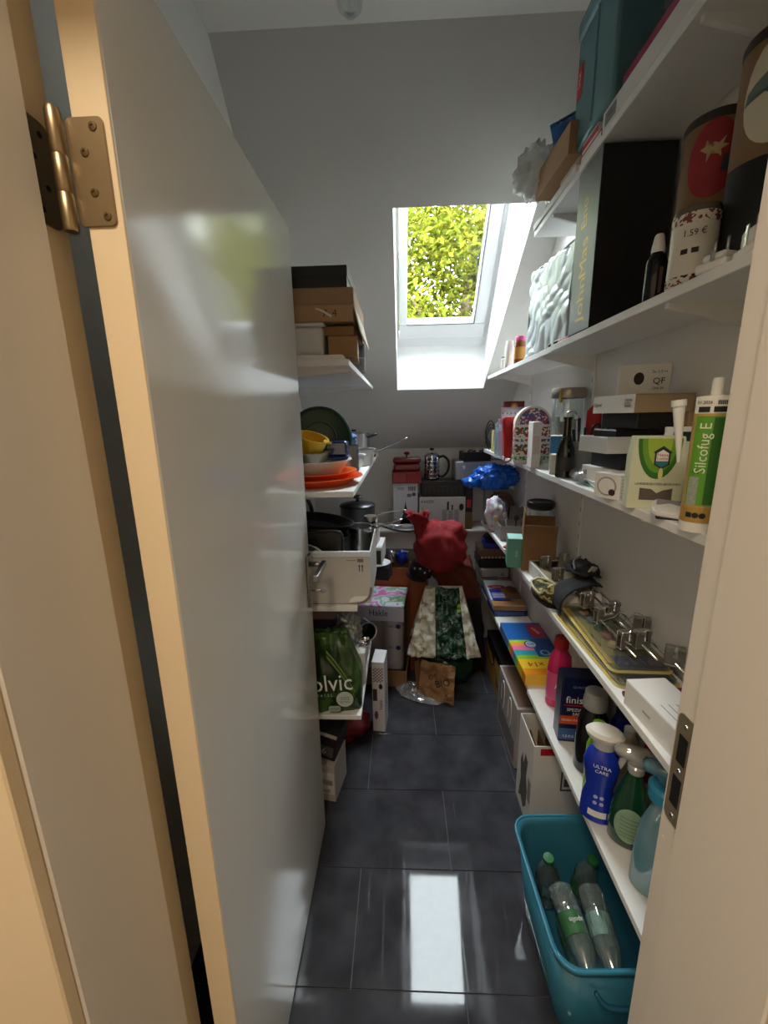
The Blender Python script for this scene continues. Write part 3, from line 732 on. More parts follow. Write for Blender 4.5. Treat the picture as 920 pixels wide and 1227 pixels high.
# ------------------------------------------------------------------ third right shelf (z = Z3)
def cartridge(label, x, y, rz, front):
    t = thing('silicone_cartridge', label, 'cartridge', (x, y, Z3), rz)
    r = .0245
    lathe(t, 'tube', cm((226, 222, 212), .4, n=.02), [(0, .004), (r - .002, .004), (r, 0), (r, .002), (r, .206), (r - .001, .209), (.008, .211), (.0075, .222), (.0075, .236), (0, .236)], seg=32)
    lathe(t, 'gold_band', cm((190, 150, 74), .35, .3), [(r + .0003, .016), (r + .0003, .040)], seg=32)
    lathe(t, 'gold_edge', cm((196, 160, 90), .35, .3), [(r + .0002, .040), (r + .0002, .184)], seg=32)
    a0 = -PI / 2 + .2
    arc_patch(t, 'green_label', cm((96, 158, 42), .45, n=.08, sc=8), r + .0003, [(-.020, -.068), (.032, -.068), (.032, .068), (-.020, .068)], a0, .112)
    arc_patch(t, 'dark_label', cm((50, 104, 36), .45, n=.08, sc=8), r + .0006, [(-.014, -.066), (.016, -.066), (.016, .066), (-.014, .066)], a0 + .75, .112)
    for da in (-.42, .40): arc_patch(t, 'black_bar', INK, r + .0004, [(-.008, -.004), (.008, -.004), (.008, .004), (-.008, .004)], a0 + da, .190)
    arc_patch(t, 'text_block', cm((150, 156, 140), .6, n=.4, sc=260), r + .0006, [(-.007, -.022), (.007, -.022), (.007, .022), (-.007, .022)], a0 - .42, .066)
    txt(t, 'Silcofug E', cm((224, 232, 200), .5), .021, ((r + .0012) * math.cos(a0 - .14), (r + .0012) * math.sin(a0 - .14), .132), tilt=Euler((R(90), 0, a0 - .14 + R(90))).to_matrix(), spin=90, sx=.95)
    txt(t, 'CE', INK, .008, ((r + .0012) * math.cos(a0 - .36), (r + .0012) * math.sin(a0 - .36), .096), tilt=Euler((R(90), 0, a0 - .36 + R(90))).to_matrix())
    txt(t, '01.2026', INK, .0065, ((r + .0012) * math.cos(a0 - .4), (r + .0012) * math.sin(a0 - .4), .200), tilt=Euler((R(90), 0, a0 - .4 + R(90))).to_matrix())
    for k in range(7): arc_patch(t, 'barcode_bar', INK, r + .0004, [(-.0006, -.003), (.0006, -.003), (.0006, .003), (-.0006, .003)], a0 + .25 + k * .07, .200)
    for k in range(3): arc_patch(t, 'symbol', INK, r + .0006, rot_outline(12, .0045, .0045) if k else [(-.004, -.004), (.004, -.004), (.004, .004), (-.004, .004)], a0 - .42 + k * .36, .028)
    return t
sil = cartridge('green labelled silicone cartridge lettered Silcofug E', .478, .668, R(-53), True)
lathe(sil, 'nozzle', cm((222, 222, 216), .4), [(0, 0), (.0025, 0), (.0085, .085), (.0085, .088), (.0105, .088), (.0105, .098), (0, .098)], (-.0335, -.012, .108), (R(2), R(-6), 0), seg=16)
tubeB = thing('glue_cartridge', 'second white cartridge with barcode half hidden by the door frame', 'cartridge', (.552, .640, Z3), 0)
lathe(tubeB, 'tube', cm((226, 222, 212), .4, n=.02), [(0, .004), (.022, .004), (.024, 0), (.024, .206), (.008, .211), (.0075, .228), (0, .228)], seg=32)
lathe(tubeB, 'green_label', cm((60, 120, 38), .45, n=.1), [(.0243, .04), (.0243, .18)], seg=32); lathe(tubeB, 'dark_band', INK, [(.0243, .185), (.0243, .194)], seg=32)
# lavender sachet carton
SZ = (.092, .042, .142)
lb = thing('moth_sachet_box', 'pale green carton with house emblem and lavender sachet lettering', 'carton', (.503, .842, Z3), R(-16))
LAV = cm((206, 208, 178), .55, n=.03)
prism(lb, 'body', LAV, [(-.046, 0), (.046, 0), (.046, .100), (.041, .142), (-.041, .142), (-.046, .100)], .042, (0, .021, 0), (R(90), 0, 0), .001)
for k, (col, rx, rz_) in enumerate((((52, 112, 34), .037, .078), ((104, 154, 40), .030, .066), ((160, 186, 66), .021, .052))):
    prism(lb, 'green_arc', cm(col, .5), [(x, z) for x, z in rot_outline(18, rx, rz_, (0, .138), PI, 2 * PI)] + [(rx, .138)], .0003, (0, -.0211 - .0003 * k, 0), (R(90), 0, 0))
prism(lb, 'house_emblem', cm((36, 40, 60), .5), [(-.013, .088), (0, .080), (.013, .088), (.013, .110), (.016, .112), (0, .124), (-.016, .112), (-.013, .110)], .0003, (.006, -.0221, 0), (R(90), 0, 0))
prism(lb, 'emblem_field', WHITE, [(-.010, .090), (.010, .090), (.010, .110), (0, .117), (-.010, .110)], .0003, (.006, -.0224, 0), (R(90), 0, 0))
prism(lb, 'emblem_base', cm((40, 120, 130), .5), [(-.010, .089), (0, .083), (.010, .089), (.010, .095), (-.010, .095)], .0003, (.006, -.0227, 0), (R(90), 0, 0))
for s, z in (('Nexa', .107), ('Lotte', .100)): txt(lb, s, RED, .0085, (.006, -.0232, z))
prism(lb, 'moth', cm((224, 214, 150), .5), rot_outline(14, .004, .012, (.006, .070)), .0003, (0, -.0222, 0), (R(90), 0, 0))
txt(lb, 'LAVENDELBLÜTEN SÄCKCHEN', INK, .0062, (.003, -.0218, .050), sx=.9)
prism(lb, 'printed_photo', cm((96, 84, 76), .6, n=.3, sc=90), [(-.026, .018), (.030, .018), (.030, .042), (.014, .038), (.004, .032), (-.006, .040), (-.026, .042)], .0003, (0, -.0211, 0), (R(90), 0, 0))
pd = thing('foot_pad', 'white curved pad pack resting on a black base beside cartridge', 'pad', (.497, .752, Z3), R(-30))
bx(pd, 'base', BLACK, -.03, .03, -.03, .03, 0, .007, .002)
prism(pd, 'pad', cm((214, 212, 210), .5), rrect(.075, .07, .015), .012, (0, 0, .008), (R(8), R(4), 0), .003)
prism(pd, 'wavy_inlay', cm((140, 136, 142), .6), [(-.03, -.005), (-.01, .012), (.01, .002), (.032, .014), (.032, .028), (-.03, .028)], .001, (0, 0, .0205), (R(8), R(4), 0))
pb = carton('pocket_guide', 'thin white booklet with dark print behind lavender carton', 'booklet', (.560, .868, Z3), (.05, .012, .158), PAPER, R(-14), lid=None)
panel(pb, (.05, .012, .158), '-y', .25, .82, .95, .94, cm((30, 50, 60), .5))
SZ = (.062, .066, .056)
cb = carton('clock_box', 'small white printed carton with round drawing at shelf edge', 'carton', (.487, .945, Z3), SZ, CARTW, R(24))
panel(cb, SZ, '-x', .12, .12, .88, .88, cm((150, 144, 140), .6), 'printed_ring', ROUND); panel(cb, SZ, '-x', .18, .18, .82, .82, CARTW, 'printed_face', ROUND, off=.0006)
panel(cb, SZ, '-x', .6, .15, .85, .42, cm((50, 36, 32), .6), 'printed_dot', ROUND, off=.0009)
for k in range(6): panel(cb, SZ, '-y', .08, .14 + .13 * k, .92 - .1 * (k % 2), .18 + .13 * k, cm((186, 178, 168), .6), 'printed_line')
ps = thing('leaflet_stack', 'stack of glossy leaflets under the small white boxes', 'papers', (.560, 1.055, Z3), R(-8))
for i, col in enumerate(((220, 224, 226), (60, 120, 90), (226, 226, 226), (196, 206, 212), (230, 230, 228))):
    bx(ps, 'leaflet', cm(col, .3), -.075, .075, -.085, .085, .004 * i, .004 * i + .0035, .0005, rot=(0, 0, .12 * math.sin(i * 2.1)))
pbg = tag(blob(None, 'plastic_sleeve', clear((232, 238, 240), .3, .3, .1), (.505, 1.14, Z3 + .021), (.032, .045, .020), 12, .3, 3, flat=-.018, fold=.3, sub=3), 'small crumpled clear sleeve beside the round grey stone', 'plastic bag')
SZ = (.13, .15, .034)
lw = carton('cable_carton', 'low white carton with black symbols on the leaflet stack', 'carton', (.557, 1.060, Z3 + .0205), SZ, PAPER, R(5))
panel(lw, SZ, '-x', .62, .25, .74, .75, INK, 'symbol', ROUND); ftxt(lw, SZ, '-x', .84, .5, .016, 'CE', INK); ftxt(lw, SZ, '-x', .12, .5, .016, '&B', INK)
dk = carton('hard_drive', 'black flat device box stacked on the low white carton', 'device', (.566, 1.06, Z3 + .0545), (.115, .13, .040), BLACK, R(5), lid='tuck')
wt = openbox('drawer_tray', 'white plastic drawer tray jutting out of the open carton', 'tray', (.535, 1.045, Z3 + .0955), (.14, .12, .038), cm((206, 210, 212), .35), R(6), .003)
d2 = carton('device_box', 'small black box inside the white plastic drawer tray', 'device', (.545, 1.045, Z3 + .0995), (.105, .09, .050), BLACK, R(6), lid='tuck')
SZ = (.135, .165, .040)
tp = carton('router_carton', 'white and brown carton on top of the box stack', 'carton', (.568, 1.035, Z3 + .187), SZ, cm((186, 160, 130), .7), R(5))
panel(tp, SZ, '-x', 0, 0, 1, 1, PAPER, 'white_side'); panel(tp, SZ, '-x', .78, .3, .94, .75, cm((60, 70, 90), .5), 'logo'); ftxt(tp, SZ, '-x', .86, .52, .014, 'DOMI', WHITE); ftxt(tp, SZ, '-x', .12, .5, .012, 'Gigaset', INK)
panel(tp, SZ, '+z', 0, 0, 1, 1, cm((206, 200, 190), .6), 'top_sheet')
bx(tp, 'inner_support', BLACK, -.05, .06, -.07, .07, -.036, 0, .002); bx(tp, 'open_flap', cm((196, 166, 130), .7), .06, .075, -.08, .08, -.09, 0, .001)
SZ = (.11, .012, .072)
wb2 = carton('manual_box', 'white flat box with black drawing leaning on the right wall', 'box', (.588, 1.07, Z3 + .2275), SZ, PAPER, R(-20), lid=None)
panel(wb2, SZ, '-y', .30, .35, .50, .75, INK, 'printed_symbol', ROUND); ftxt(wb2, SZ, '-y', .78, .75, .009, '2x 1.5 m', INK); ftxt(wb2, SZ, '-y', .78, .45, .020, 'QF', INK); ftxt(wb2, SZ, '-y', .78, .22, .008, 'DN 20', INK)
# cup with pens and scissors
cp = thing('pen_cup', 'grey tapered plastic cup on the shelf with pens', 'cup', (.560, 1.305, Z3))
lathe(cp, 'cup', cm((150, 150, 150), .5), [(0, 0), (.034, 0), (.036, .002), (.047, .106), (.045, .106), (.034, .004), (0, .004)], seg=28)
def in_cup(name, label, cat, x, y, h, tx, ty, builder):
    t = thing(name, label, cat, (.560 + x, 1.305 + y, Z3 + .006), (R(tx), R(ty), 0)); builder(t, h); return t
def pen(col, r=.004):
    def f(t, h):
        tube(t, 'barrel', cm(col, .35), [(0, 0, 0), (0, 0, h)], r, 8, 1); lathe(t, 'cap', cm((30, 30, 34), .4), [(r * 1.15, h - .04), (r * 1.15, h), (0, h + .002)], seg=10)
    return f
in_cup('ballpoint_pen', 'blue pen standing in the grey cup, nearest the bottle', 'pen', -.018, -.005, .138, 6, -10, pen((30, 50, 110)))
in_cup('felt_pen', 'brown felt pen standing tallest in the grey cup', 'pen', -.008, .008, .168, -2, -2, pen((70, 44, 36)))
in_cup('pencil', 'grey pencil standing in the grey cup behind scissors', 'pencil', .002, -.012, .140, 3, -4, pen((110, 110, 114), .0035))
def sciss(t, h):
    bx(t, 'blade', SILVER, -.005, .001, -.001, .001, 0, .10, .0004); bx(t, 'blade', SILVER, -.001, .005, .001, .003, 0, .10, .0004)
    for s in (-1, 1): tube(t, 'handle_loop', BLACK, [(s * .002, 0, .095), (s * .022, 0, .115), (s * .024, 0, .14), (s * .010, 0, .15), (s * .002, 0, .13), (s * .002, 0, .097)], .004, 8)
in_cup('scissors', 'black handled scissors standing in the grey cup', 'scissors', .018, -.008, .14, 2, 10, sciss)
rp = thing('red_pouch', 'narrow red fabric pouch standing behind the grey cup', 'pouch', (.625, 1.40, Z3), R(-30))
prism(rp, 'pouch', cm((178, 18, 28), .6, bump=.2), [(-.022, 0), (.024, 0), (.022, .19), (.006, .20), (-.004, .215), (-.020, .195)], .016, (0, .008, 0), (R(90), 0, 0), .003)
rb = thing('red_clip', 'small red plastic clip lying beside the grey cup', 'clip', (.605, 1.205, Z3)); bx(rb, 'jaw', RED, -.015, .015, -.02, .02, 0, .012, .003); bx(rb, 'lever', DRED, -.013, .013, -.022, .018, .0125, .020, .003, rot=(.15, 0, 0))
bo = thing('oil_bottle', 'slim dark glass bottle with metal opener on its neck', 'bottle', (.493, 1.268, Z3))
DGL = cm((22, 26, 16), .08, n=.2, coat=.5)
lathe(bo, 'bottle', DGL, [(0, .002), (.022, 0), (.0255, .003), (.0255, .070), (.024, .085), (.014, .118), (.0105, .130), (.0105, .172), (.0125, .173), (.0125, .178), (0, .178)], seg=28)
lathe(bo, 'label', cm((50, 48, 40), .5), [(.0257, .02), (.0257, .062)], seg=28)
tube(bo, 'opener', SILVER, [(-.006, 0, .176), (-.002, 0, .19), (.012, 0, .196), (.024, 0, .188), (.026, 0, .174), (.018, 0, .170)], .004, 8)
tag(blob(None, 'pebble', cm((120, 112, 104), .8, n=.3, sc=60), (.508, 1.212, Z3 + .0165), (.021, .019, .0175), 3, .12, 2, flat=-.0165, sub=3), 'round grey pebble in front of the dark glass bottle', 'stone')
# tall storage jar
jr = thing('storage_jar', 'tall glass jar with steel clamp lid behind the cup', 'jar', (.588, 1.525, Z3))
lathe(jr, 'glass', GLASS, [(0, .002), (.050, .002), (.052, .006), (.052, .235), (.048, .245), (.046, .245), (.049, .233), (.049, .008), (0, .006)], seg=32)
lathe(jr, 'lid', STEEL, [(.054, .240), (.056, .243), (.056, .270), (.054, .274), (0, .276)], seg=32)
bx(jr, 'clasp', GOLD, -.045, -.037, -.045, -.036, .225, .268, .002, rot=(0, 0, R(45)))
for i in range(6): bx(jr, 'paper_roll', cm(((206, 196, 180), (150, 130, 108), (222, 220, 214))[i % 3], .7), -.030 + .011 * i, -.021 + .011 * i, -.02, .02, .008, .18 - .018 * (i % 3), .002, rot=(0, .04 * (i - 3), .5 * i))
SZ = (.048, .06, .118)
bc = carton('tea_carton', 'white carton with blue top half beside floral tin', 'carton', (.527, 1.425, Z3), SZ, PAPER, R(-20))
panel(bc, SZ, '-y', 0, .52, 1, .98, cm((36, 120, 176), .45)); panel(bc, SZ, '-x', 0, .52, 1, .98, cm((52, 136, 190), .45)); panel(bc, SZ, '-y', .1, .08, .6, .3, cm((90, 60, 70), .5))
b2 = carton('pill_carton', 'low white and mauve carton beside the dark glass bottle', 'carton', (.500, 1.352, Z3), (.036, .05, .062), PAPER, R(-25))
panel(b2, (.036, .05, .062), '-x', 0, 0, 1, .45, cm((100, 80, 96), .5))
SZ = (.030, .10, .162)
wl = carton('tall_carton', 'tall narrow white carton at the shelf edge by floral tin', 'carton', (.487, 1.55, Z3), SZ, cm((224, 218, 214), .6), R(-8))
panel(wl, SZ, '-y', .15, .3, .85, .7, cm((206, 190, 186), .6)); panel(wl, SZ, '-x', .1, .2, .5, .8, cm((214, 206, 204), .6))
# floral arched tin
fl = thing('floral_tin', 'arched white tin printed with red and green folk flowers', 'tin', (.520, 1.70, Z3), R(-8))
arch = [(-.068, 0), (.068, 0)] + [(.068 * math.cos(a), .145 + .075 * math.sin(a)) for a in [PI * i / 14 for i in range(15)]]
prism(fl, 'body', cm((230, 228, 220), .3, n=.02), arch, .085, (0, .0425, 0), (R(90), 0, 0), .004)
FL1 = pattern('flowers_red', [(230, 228, 220), (190, 30, 40), (230, 228, 220), (40, 110, 70)], 'voronoi', 140)
FL2 = pattern('flowers_blue', [(230, 228, 220), (60, 90, 160), (200, 60, 60), (230, 228, 220)], 'voronoi', 150)
for nm, z0, z1, m_ in (('flower_band', .012, .026, pattern('flowers_green', [(70, 150, 100), (220, 230, 210), (60, 130, 80)], 'voronoi', 170)), ('flower_band', .034, .074, FL1), ('flower_band', .084, .094, FL2), ('flower_band', .102, .140, FL1)):
    bx(fl, nm, m_, -.066, .066, -.0432, -.0424, z0, z1, 0); bx(fl, nm, m_, -.0688, -.0678, -.040, .040, z0, z1, 0)
prism(fl, 'flower_arch', FL2, [(.058 * math.cos(a), .150 + .062 * math.sin(a)) for a in [PI * i / 14 for i in range(15)]], .0008, (0, -.0425, 0), (R(90), 0, 0))
rs = thing('red_sleeve', 'red umbrella sleeve with strap overhanging the shelf edge', 'umbrella', (.458, 1.775, Z3 - .004), (R(2), R(-4), 0))
prism(rs, 'sleeve', cm((186, 20, 28), .6, bump=.25, bsc=40), [(-.024, .018), (.014, .012), (.022, .09), (.034, .182), (-.022, .186), (-.026, .17), (-.022, .10)], .034, (0, .017, 0), (R(90), 0, 0), .006)
tube(rs, 'strap', cm((200, 150, 150), .6), [(-.018, 0, .020), (-.020, 0, .002), (0, 0, .001), (.010, 0, .014)], .004, 6)
dish = tag(lathe(None, 'metal_dish', SILVER, [(0, .001), (.022, 0), (.030, .010), (.031, .0105), (.022, .002), (0, .003)], (.515, 1.62, Z3), seg=24), 'small shallow steel dish in front of the floral tin', 'dish')
for i, (x, y, w, d, h, mm, lab) in enumerate(((.520, 1.905, .09, .03, .155, clear((226, 232, 240), .35, .2), 'nearest clear acrylic card stand behind the red sleeve'),
        (.500, 2.00, .085, .03, .170, clear((214, 224, 238), .4, .2), 'middle clear acrylic card stand behind the red sleeve'),
        (.545, 2.09, .11, .05, .225, clear((222, 214, 232), .4, .2), 'tallest clear acrylic stand with slotted top'),
        (.490, 2.12, .04, .06, .150, clear((200, 220, 232), .5, .2), 'narrow pale blue acrylic stand beside tallest one'))):
    t = thing('acrylic_stand', lab, 'card stand', (x, y, Z3), R(-10), 'acrylic stands at the end of the third shelf')
    bx(t, 'back_plate', mm, -w / 2, w / 2, d / 2 - .003, d / 2, .003, h, .001); bx(t, 'front_plate', mm, -w / 2, w / 2, -d / 2, -d / 2 + .003, .003, h * .7, .001)
    bx(t, 'base', mm, -w / 2, w / 2, -d / 2, d / 2, 0, .003, .0005); bx(t, 'card', cm(((222, 226, 232), (206, 214, 228), (226, 216, 226), (190, 206, 216))[i], .6), -w / 2 + .004, w / 2 - .004, -.003, .003, .004, h * .85, 0)
    for k in range(5 if i == 2 else 0): bx(t, 'slot_bar', WHITE, -.04 + .018 * k, -.034 + .018 * k, -d / 2 - .003, -d / 2 - .0005, .15, .20, .0005)
SZ = (.10, .03, .17)
rbk = carton('picture_box', 'dark red picture box with glowing orange motif, back of shelf', 'box', (.575, 2.195, Z3), (.10, .03, .255), cm((110, 24, 34), .4), 0, lid='tuck')
panel(rbk, (.10, .03, .255), '-y', .32, .78, .68, .97, cm((214, 130, 40), .5), 'printed_flame', ROUND); panel(rbk, (.10, .03, .255), '-y', .42, .82, .58, .93, YELLOW, 'printed_flame', ROUND, off=.0008)
yb = carton('bulb_carton', 'small pale yellow carton at the far end of third shelf', 'carton', (.500, 2.235, Z3), (.035, .04, .11), cm((206, 200, 130), .6), 0)
bk = carton('battery_charger', 'tiny black charger block at the shelf edge by acrylic stands', 'charger', (.4835, 2.06, Z3), (.016, .02, .04), BLACK, 0, lid=None)
cc = thing('charging_cable', 'looped black cables dangling at the far end of third shelf', 'cable', (.495, 2.31, Z3))
for i in range(3): tube(cc, 'loop', BLACK, [(-.01 + .012 * i, 0, .004), (-.03, .01 * i, .05 + .02 * i), (-.005, .02, .12 + .02 * i), (.025, .01, .10), (.02, 0, .03), (.0, -.02, .005)], .003, 7)

# ------------------------------------------------------------------ fourth right shelf (z = Z4)
SZ = (.085, .15, .058)
wb = carton('lamp_carton', 'small white carton beside the metal strike plate', 'carton', (.522, .725, Z4), SZ, PAPER, R(4), lid='tuck')
for k in range(3): panel(wb, SZ, '+z', .2 + .18 * k, .12, .215 + .18 * k, .45, cm((120, 120, 122), .6), 'printed_line')
panel(wb, SZ, '-x', .40, .45, .55, .52, cm((170, 170, 170), .6), 'printed_mark'); panel(wb, SZ, '-y', .3, .55, .7, .85, INK, 'printed_frame'); panel(wb, SZ, '-y', .34, .6, .66, .8, PAPER, 'printed_field', off=.0006)
mk = thing('marker_pen', 'red marker pen lying behind the small white carton', 'pen', (.530, .822, Z4 + .0068), (0, 0, R(6)))
tube(mk, 'barrel', RED, [(-.02, 0, 0), (.09, 0, 0)], .0062, 10, 1); tube(mk, 'cap', DRED, [(-.045, 0, 0), (-.02, 0, 0)], .0065, 10, 1)
def blister(label, y0, y1, x0, x1, z, rz, col):
    t = thing('blister_pack', label, 'blister pack', ((x0 + x1) / 2, (y0 + y1) / 2, z), rz, 'blister packs under the hangers')
    w, d = x1 - x0, y1 - y0
    prism(t, 'card', cm((190, 176, 110), .5, n=.3, sc=14), rrect(w, d, .018), .002, (0, 0, 0))
    prism(t, 'cover', clear((236, 238, 230), .05, .25, .08), rrect(w - .012, d - .012, .014), .015, (0, 0, .002), (0, 0, 0), .004)
    bx(t, 'dark_print', DBLUE, -w * .3, w * .45, -d * .46, -d * .30, .0021, .0032, 0)
    bx(t, 'yellow_strip', cm((214, 180, 70), .4), -w * .47, -w * .36, -d * .4, d * .45, .0021, .004, 0)
    rr = random.Random(int(col))
    for k in range(5): lathe(t, 'knob', cm(((190, 150, 90), (120, 130, 150), (60, 110, 90), (170, 90, 100), (200, 170, 120))[k], .4), [(0, 0), (.012, 0), (.014, .004), (.011, .011), (0, .013)], (-w * .22 + rr.uniform(-.006, .02), d * (.34 - .13 * k), .003), seg=14)
    return t
blister('lower blister pack of small fittings at the shelf edge', .845, 1.215, .478, .628, Z4, R(2), 2)
blister('upper blister pack of small fittings under chrome hangers', .875, 1.225, .492, .638, Z4 + .0175, R(-2), 5)
SZ = (.125, .33, .052)
hc = carton('hanger_carton', 'long white carton under the far chrome hangers', 'carton', (.565, 1.40, Z4), SZ, CARTW, R(1))
panel(hc, SZ, '+z', .05, .04, .95, .96, cm((150, 138, 110), .4, n=.4, sc=18)); panel(hc, SZ, '+z', .1, .72, .9, .94, BLACK, off=.0007)
for k in range(3): panel(hc, SZ, '-x', .35, .3 + .18 * k, .6, .36 + .18 * k, cm((120, 116, 110), .6), 'printed_line')
def clip(p, x, y, z, rz=0.0, tilt=0.0):
    c = bx(p, 'clip', cm((150, 148, 138), .3, .75), -.019, .019, -.009, -.006, 0, .040, .002)
    M0 = Matrix.Translation((x, y, z)) @ Euler((R(tilt), 0, rz)).to_matrix().to_4x4()
    c.matrix_local = M0 @ Matrix.Translation((0, -.0075, .02))
    for nm, a in (('jaw_plate', (-.019, .019, .013, .016, -.02, .02)), ('jaw_roll', (-.019, .019, -.004, .014, .012, .024)), ('pressure_lever', (-.004, .004, -.010, -.004, .0, .030)), ('bottom_plate', (-.020, .020, -.004, .016, -.024, -.020))):
        bx(c, nm, CHROME if nm == 'pressure_lever' else cm((150, 148, 138), .3, .75), *a, .0015)
def hanger(label, pts, clips, rh=.0035):
    p0 = Vector(pts[0]); t = thing('skirt_hanger', label, 'hanger', p0, 0, 'chrome clip hangers on the fourth shelf')
    Q = [tuple(Vector(q) - p0) for q in pts]
    tube(t, 'rod', CHROME, Q, rh, 10, 1)
    d = (Vector(Q[-1]) - Vector(Q[0]))
    for u, dz, rz in clips: 
        c_ = Vector(Q[0]) + d * u; clip(t, c_.x, c_.y, c_.z + dz, rz, 0)
    m_ = Vector(Q[0]) + d * .5
    tube(t, 'hook', CHROME, [tuple(m_), tuple(m_ + Vector((.03, 0, .012))), tuple(m_ + Vector((.05, .012, .02))), tuple(m_ + Vector((.058, -.008, .022)))], .0022, 7)
zh = Z4 + .060
hanger('nearest chrome clip hanger lying on the upper blister pack', [(.556, .905, Z4 + .041), (.548, 1.235, Z4 + .058)], ((.16, -.003, .25), (.52, -.003, .2), (.78, -.003, .3)))
hanger('second chrome clip hanger, along the wall above blister packs', [(.628, .835, Z4 + .042), (.622, 1.23, Z4 + .062)], ((.12, -.003, -.5), (.45, -.003, -.4)))
hanger('chrome clip hanger on the long white carton, aisle side', [(.535, 1.255, zh), (.535, 1.555, zh)], ((.35, -.006, .2), (.75, -.006, .2)))
hanger('chrome clip hanger on the long white carton, wall side', [(.605, 1.25, zh + .004), (.605, 1.56, zh + .004)], ((.30, -.006, -.3), (.78, -.006, -.3)))
hanger('chrome clip hanger with big clips along the wall, between others', [(.590, .88, Z4 + .050), (.583, 1.22, Z4 + .068)], ((.20, -.006, .1), (.62, -.006, .1)))
def strap(u, v):
    P = curve_pts([(-.078, 0, .022), (-.070, 0, .058), (-.036, 0, .084), (.01, 0, .094), (.045, 0, .092), (.065, 0, .084)], 5)
    q = P[int(round(u * (len(P) - 1)))]
    return (q.x, (v - .5) * .085 + u * .05, q.z + .004 * noise.noise(Vector((u * 5, v * 5, 1))))
sl = tag(surf(None, 'elastic_strap', cm((16, 16, 18), .85, bump=.3, bsc=200), strap, 25, 8, .004, loc=(.557, 1.215, Z4)), 'wide black elastic strap draped over the chrome hangers', 'strap')
hd = thing('head_band', 'black padded harness with grey buckle against the right wall', 'harness', (.600, 1.315, Z4 + .108))
blob(hd, 'pad', cm((18, 18, 20), .8, bump=.3), (-.005, -.01, .006), (.046, .062, .024), 77, .35, 2.4, fold=.3)
bx(hd, 'buckle', cm((150, 148, 144), .4), -.010, .012, -.064, -.056, .006, .034, .003, rot=(.4, .3, .2)); tube(hd, 'edge_binding', GREYP, [(-.046, -.04, .016), (-.034, .0, .030), (.0, .03, .034)], .003, 6)
# knitted camouflage slipper on the edge
sp_ = thing('slipper', 'camouflage slipper with pale trim on the shelf edge', 'slipper', (.477, 1.285, Z4 + .042), (R(10), R(20), R(-60)))
CAMO = pattern('camouflage', [(40, 44, 30), (78, 74, 44), (160, 152, 100), (56, 50, 38)], 'noise', 26, .9)
def slip():
    bm = bmesh.new(); bmesh.ops.create_uvsphere(bm, u_segments=28, v_segments=18, radius=1)
    for v in bm.verts:
        x, y, z = v.co; k = 1 - .25 * max(0, x)
        v.co = Vector((x * .062, y * .036 * k, z * (.034 if z > 0 else .028) * (1 - .3 * max(0, x))))
        if v.co.z < -.022: v.co.z = -.022
        if x < -.05 and z > .2: v.co.z *= .35
    return fin('upper', bm, CAMO, sp_, True)
slip(); prism(sp_, 'sole', cm((24, 22, 20), .8), rot_outline(24, .060, .034), .006, (0, 0, -.028)); tube(sp_, 'trim', cm((206, 200, 160), .8), [(-.002, -.036, .006), (-.03, -.034, .008), (-.058, -.018, .004), (-.061, .0, .002), (-.058, .018, .004), (-.03, .034, .008), (-.002, .036, .006), (.006, .0, .032), (-.002, -.036, .006)], .0042, 7)
ob = openbox('brown_carton', 'open brown cardboard box standing by the tall jar', 'cardboard box', (.552, 1.622, Z4), (.125, .095, .155), KRAFT2, R(-14), .003, (('-x', .085, 92), ('+y', .05, 70), ('-y', .045, 60)))
bx(ob, 'divider', KRAFT, -.02, -.017, -.044, .044, .003, .148, 0); bx(ob, 'filling', KRAFT2, .0, .055, -.04, .04, .003, .12, .002)
SZ = (.062, .085, .122)
te = carton('teal_carton', 'sea-green carton overhanging the shelf edge by the brown box', 'carton', (.468, 1.66, Z4), SZ, cm((96, 158, 140), .55), R(-10))
panel(te, SZ, '+z', .04, .04, .96, .96, cm((160, 210, 200), .5), 'printed_top'); ftxt(te, SZ, '-y', .55, .5, .020, 'eve', cm((180, 220, 208), .5), 90); ftxt(te, SZ, '-x', .5, .5, .020, 'eve', cm((180, 220, 208), .5), 90)
jb = thing('glass_jar', 'clear glass jar with wide black lid behind the brown box', 'jar', (.597, 1.76, Z4))
lathe(jb, 'glass', GLASS, [(0, .002), (.045, .002), (.047, .006), (.047, .222), (.044, .222), (.044, .008), (0, .006)], seg=32)
lathe(jb, 'lid', cm((24, 24, 26), .35), [(.044, .214), (.055, .222), (.057, .228), (.057, .246), (.052, .250), (.044, .244), (0, .243)], seg=32)
rpk = thing('sweet_packet', 'red and white sweets packet lying beyond the sea-green carton', 'packet', (.540, 1.845, Z4), R(8))
blob(rpk, 'pouch', cm((206, 28, 44), .35, n=.2, bump=.3, bsc=30), (0, 0, .016), (.068, .045, .017), 6, .15, 2, flat=-.016, sub=3)
for k in range(2): bx(rpk, 'white_stripe', WHITE, -.035 + .04 * k, -.018 + .04 * k, -.034, .034, .026, .034, .003)
yl = carton('yeast_box', 'tiny yellow carton between red packet and glass jar', 'carton', (.618, 1.855, Z4), (.03, .03, .05), cm((226, 214, 90), .5), 0)
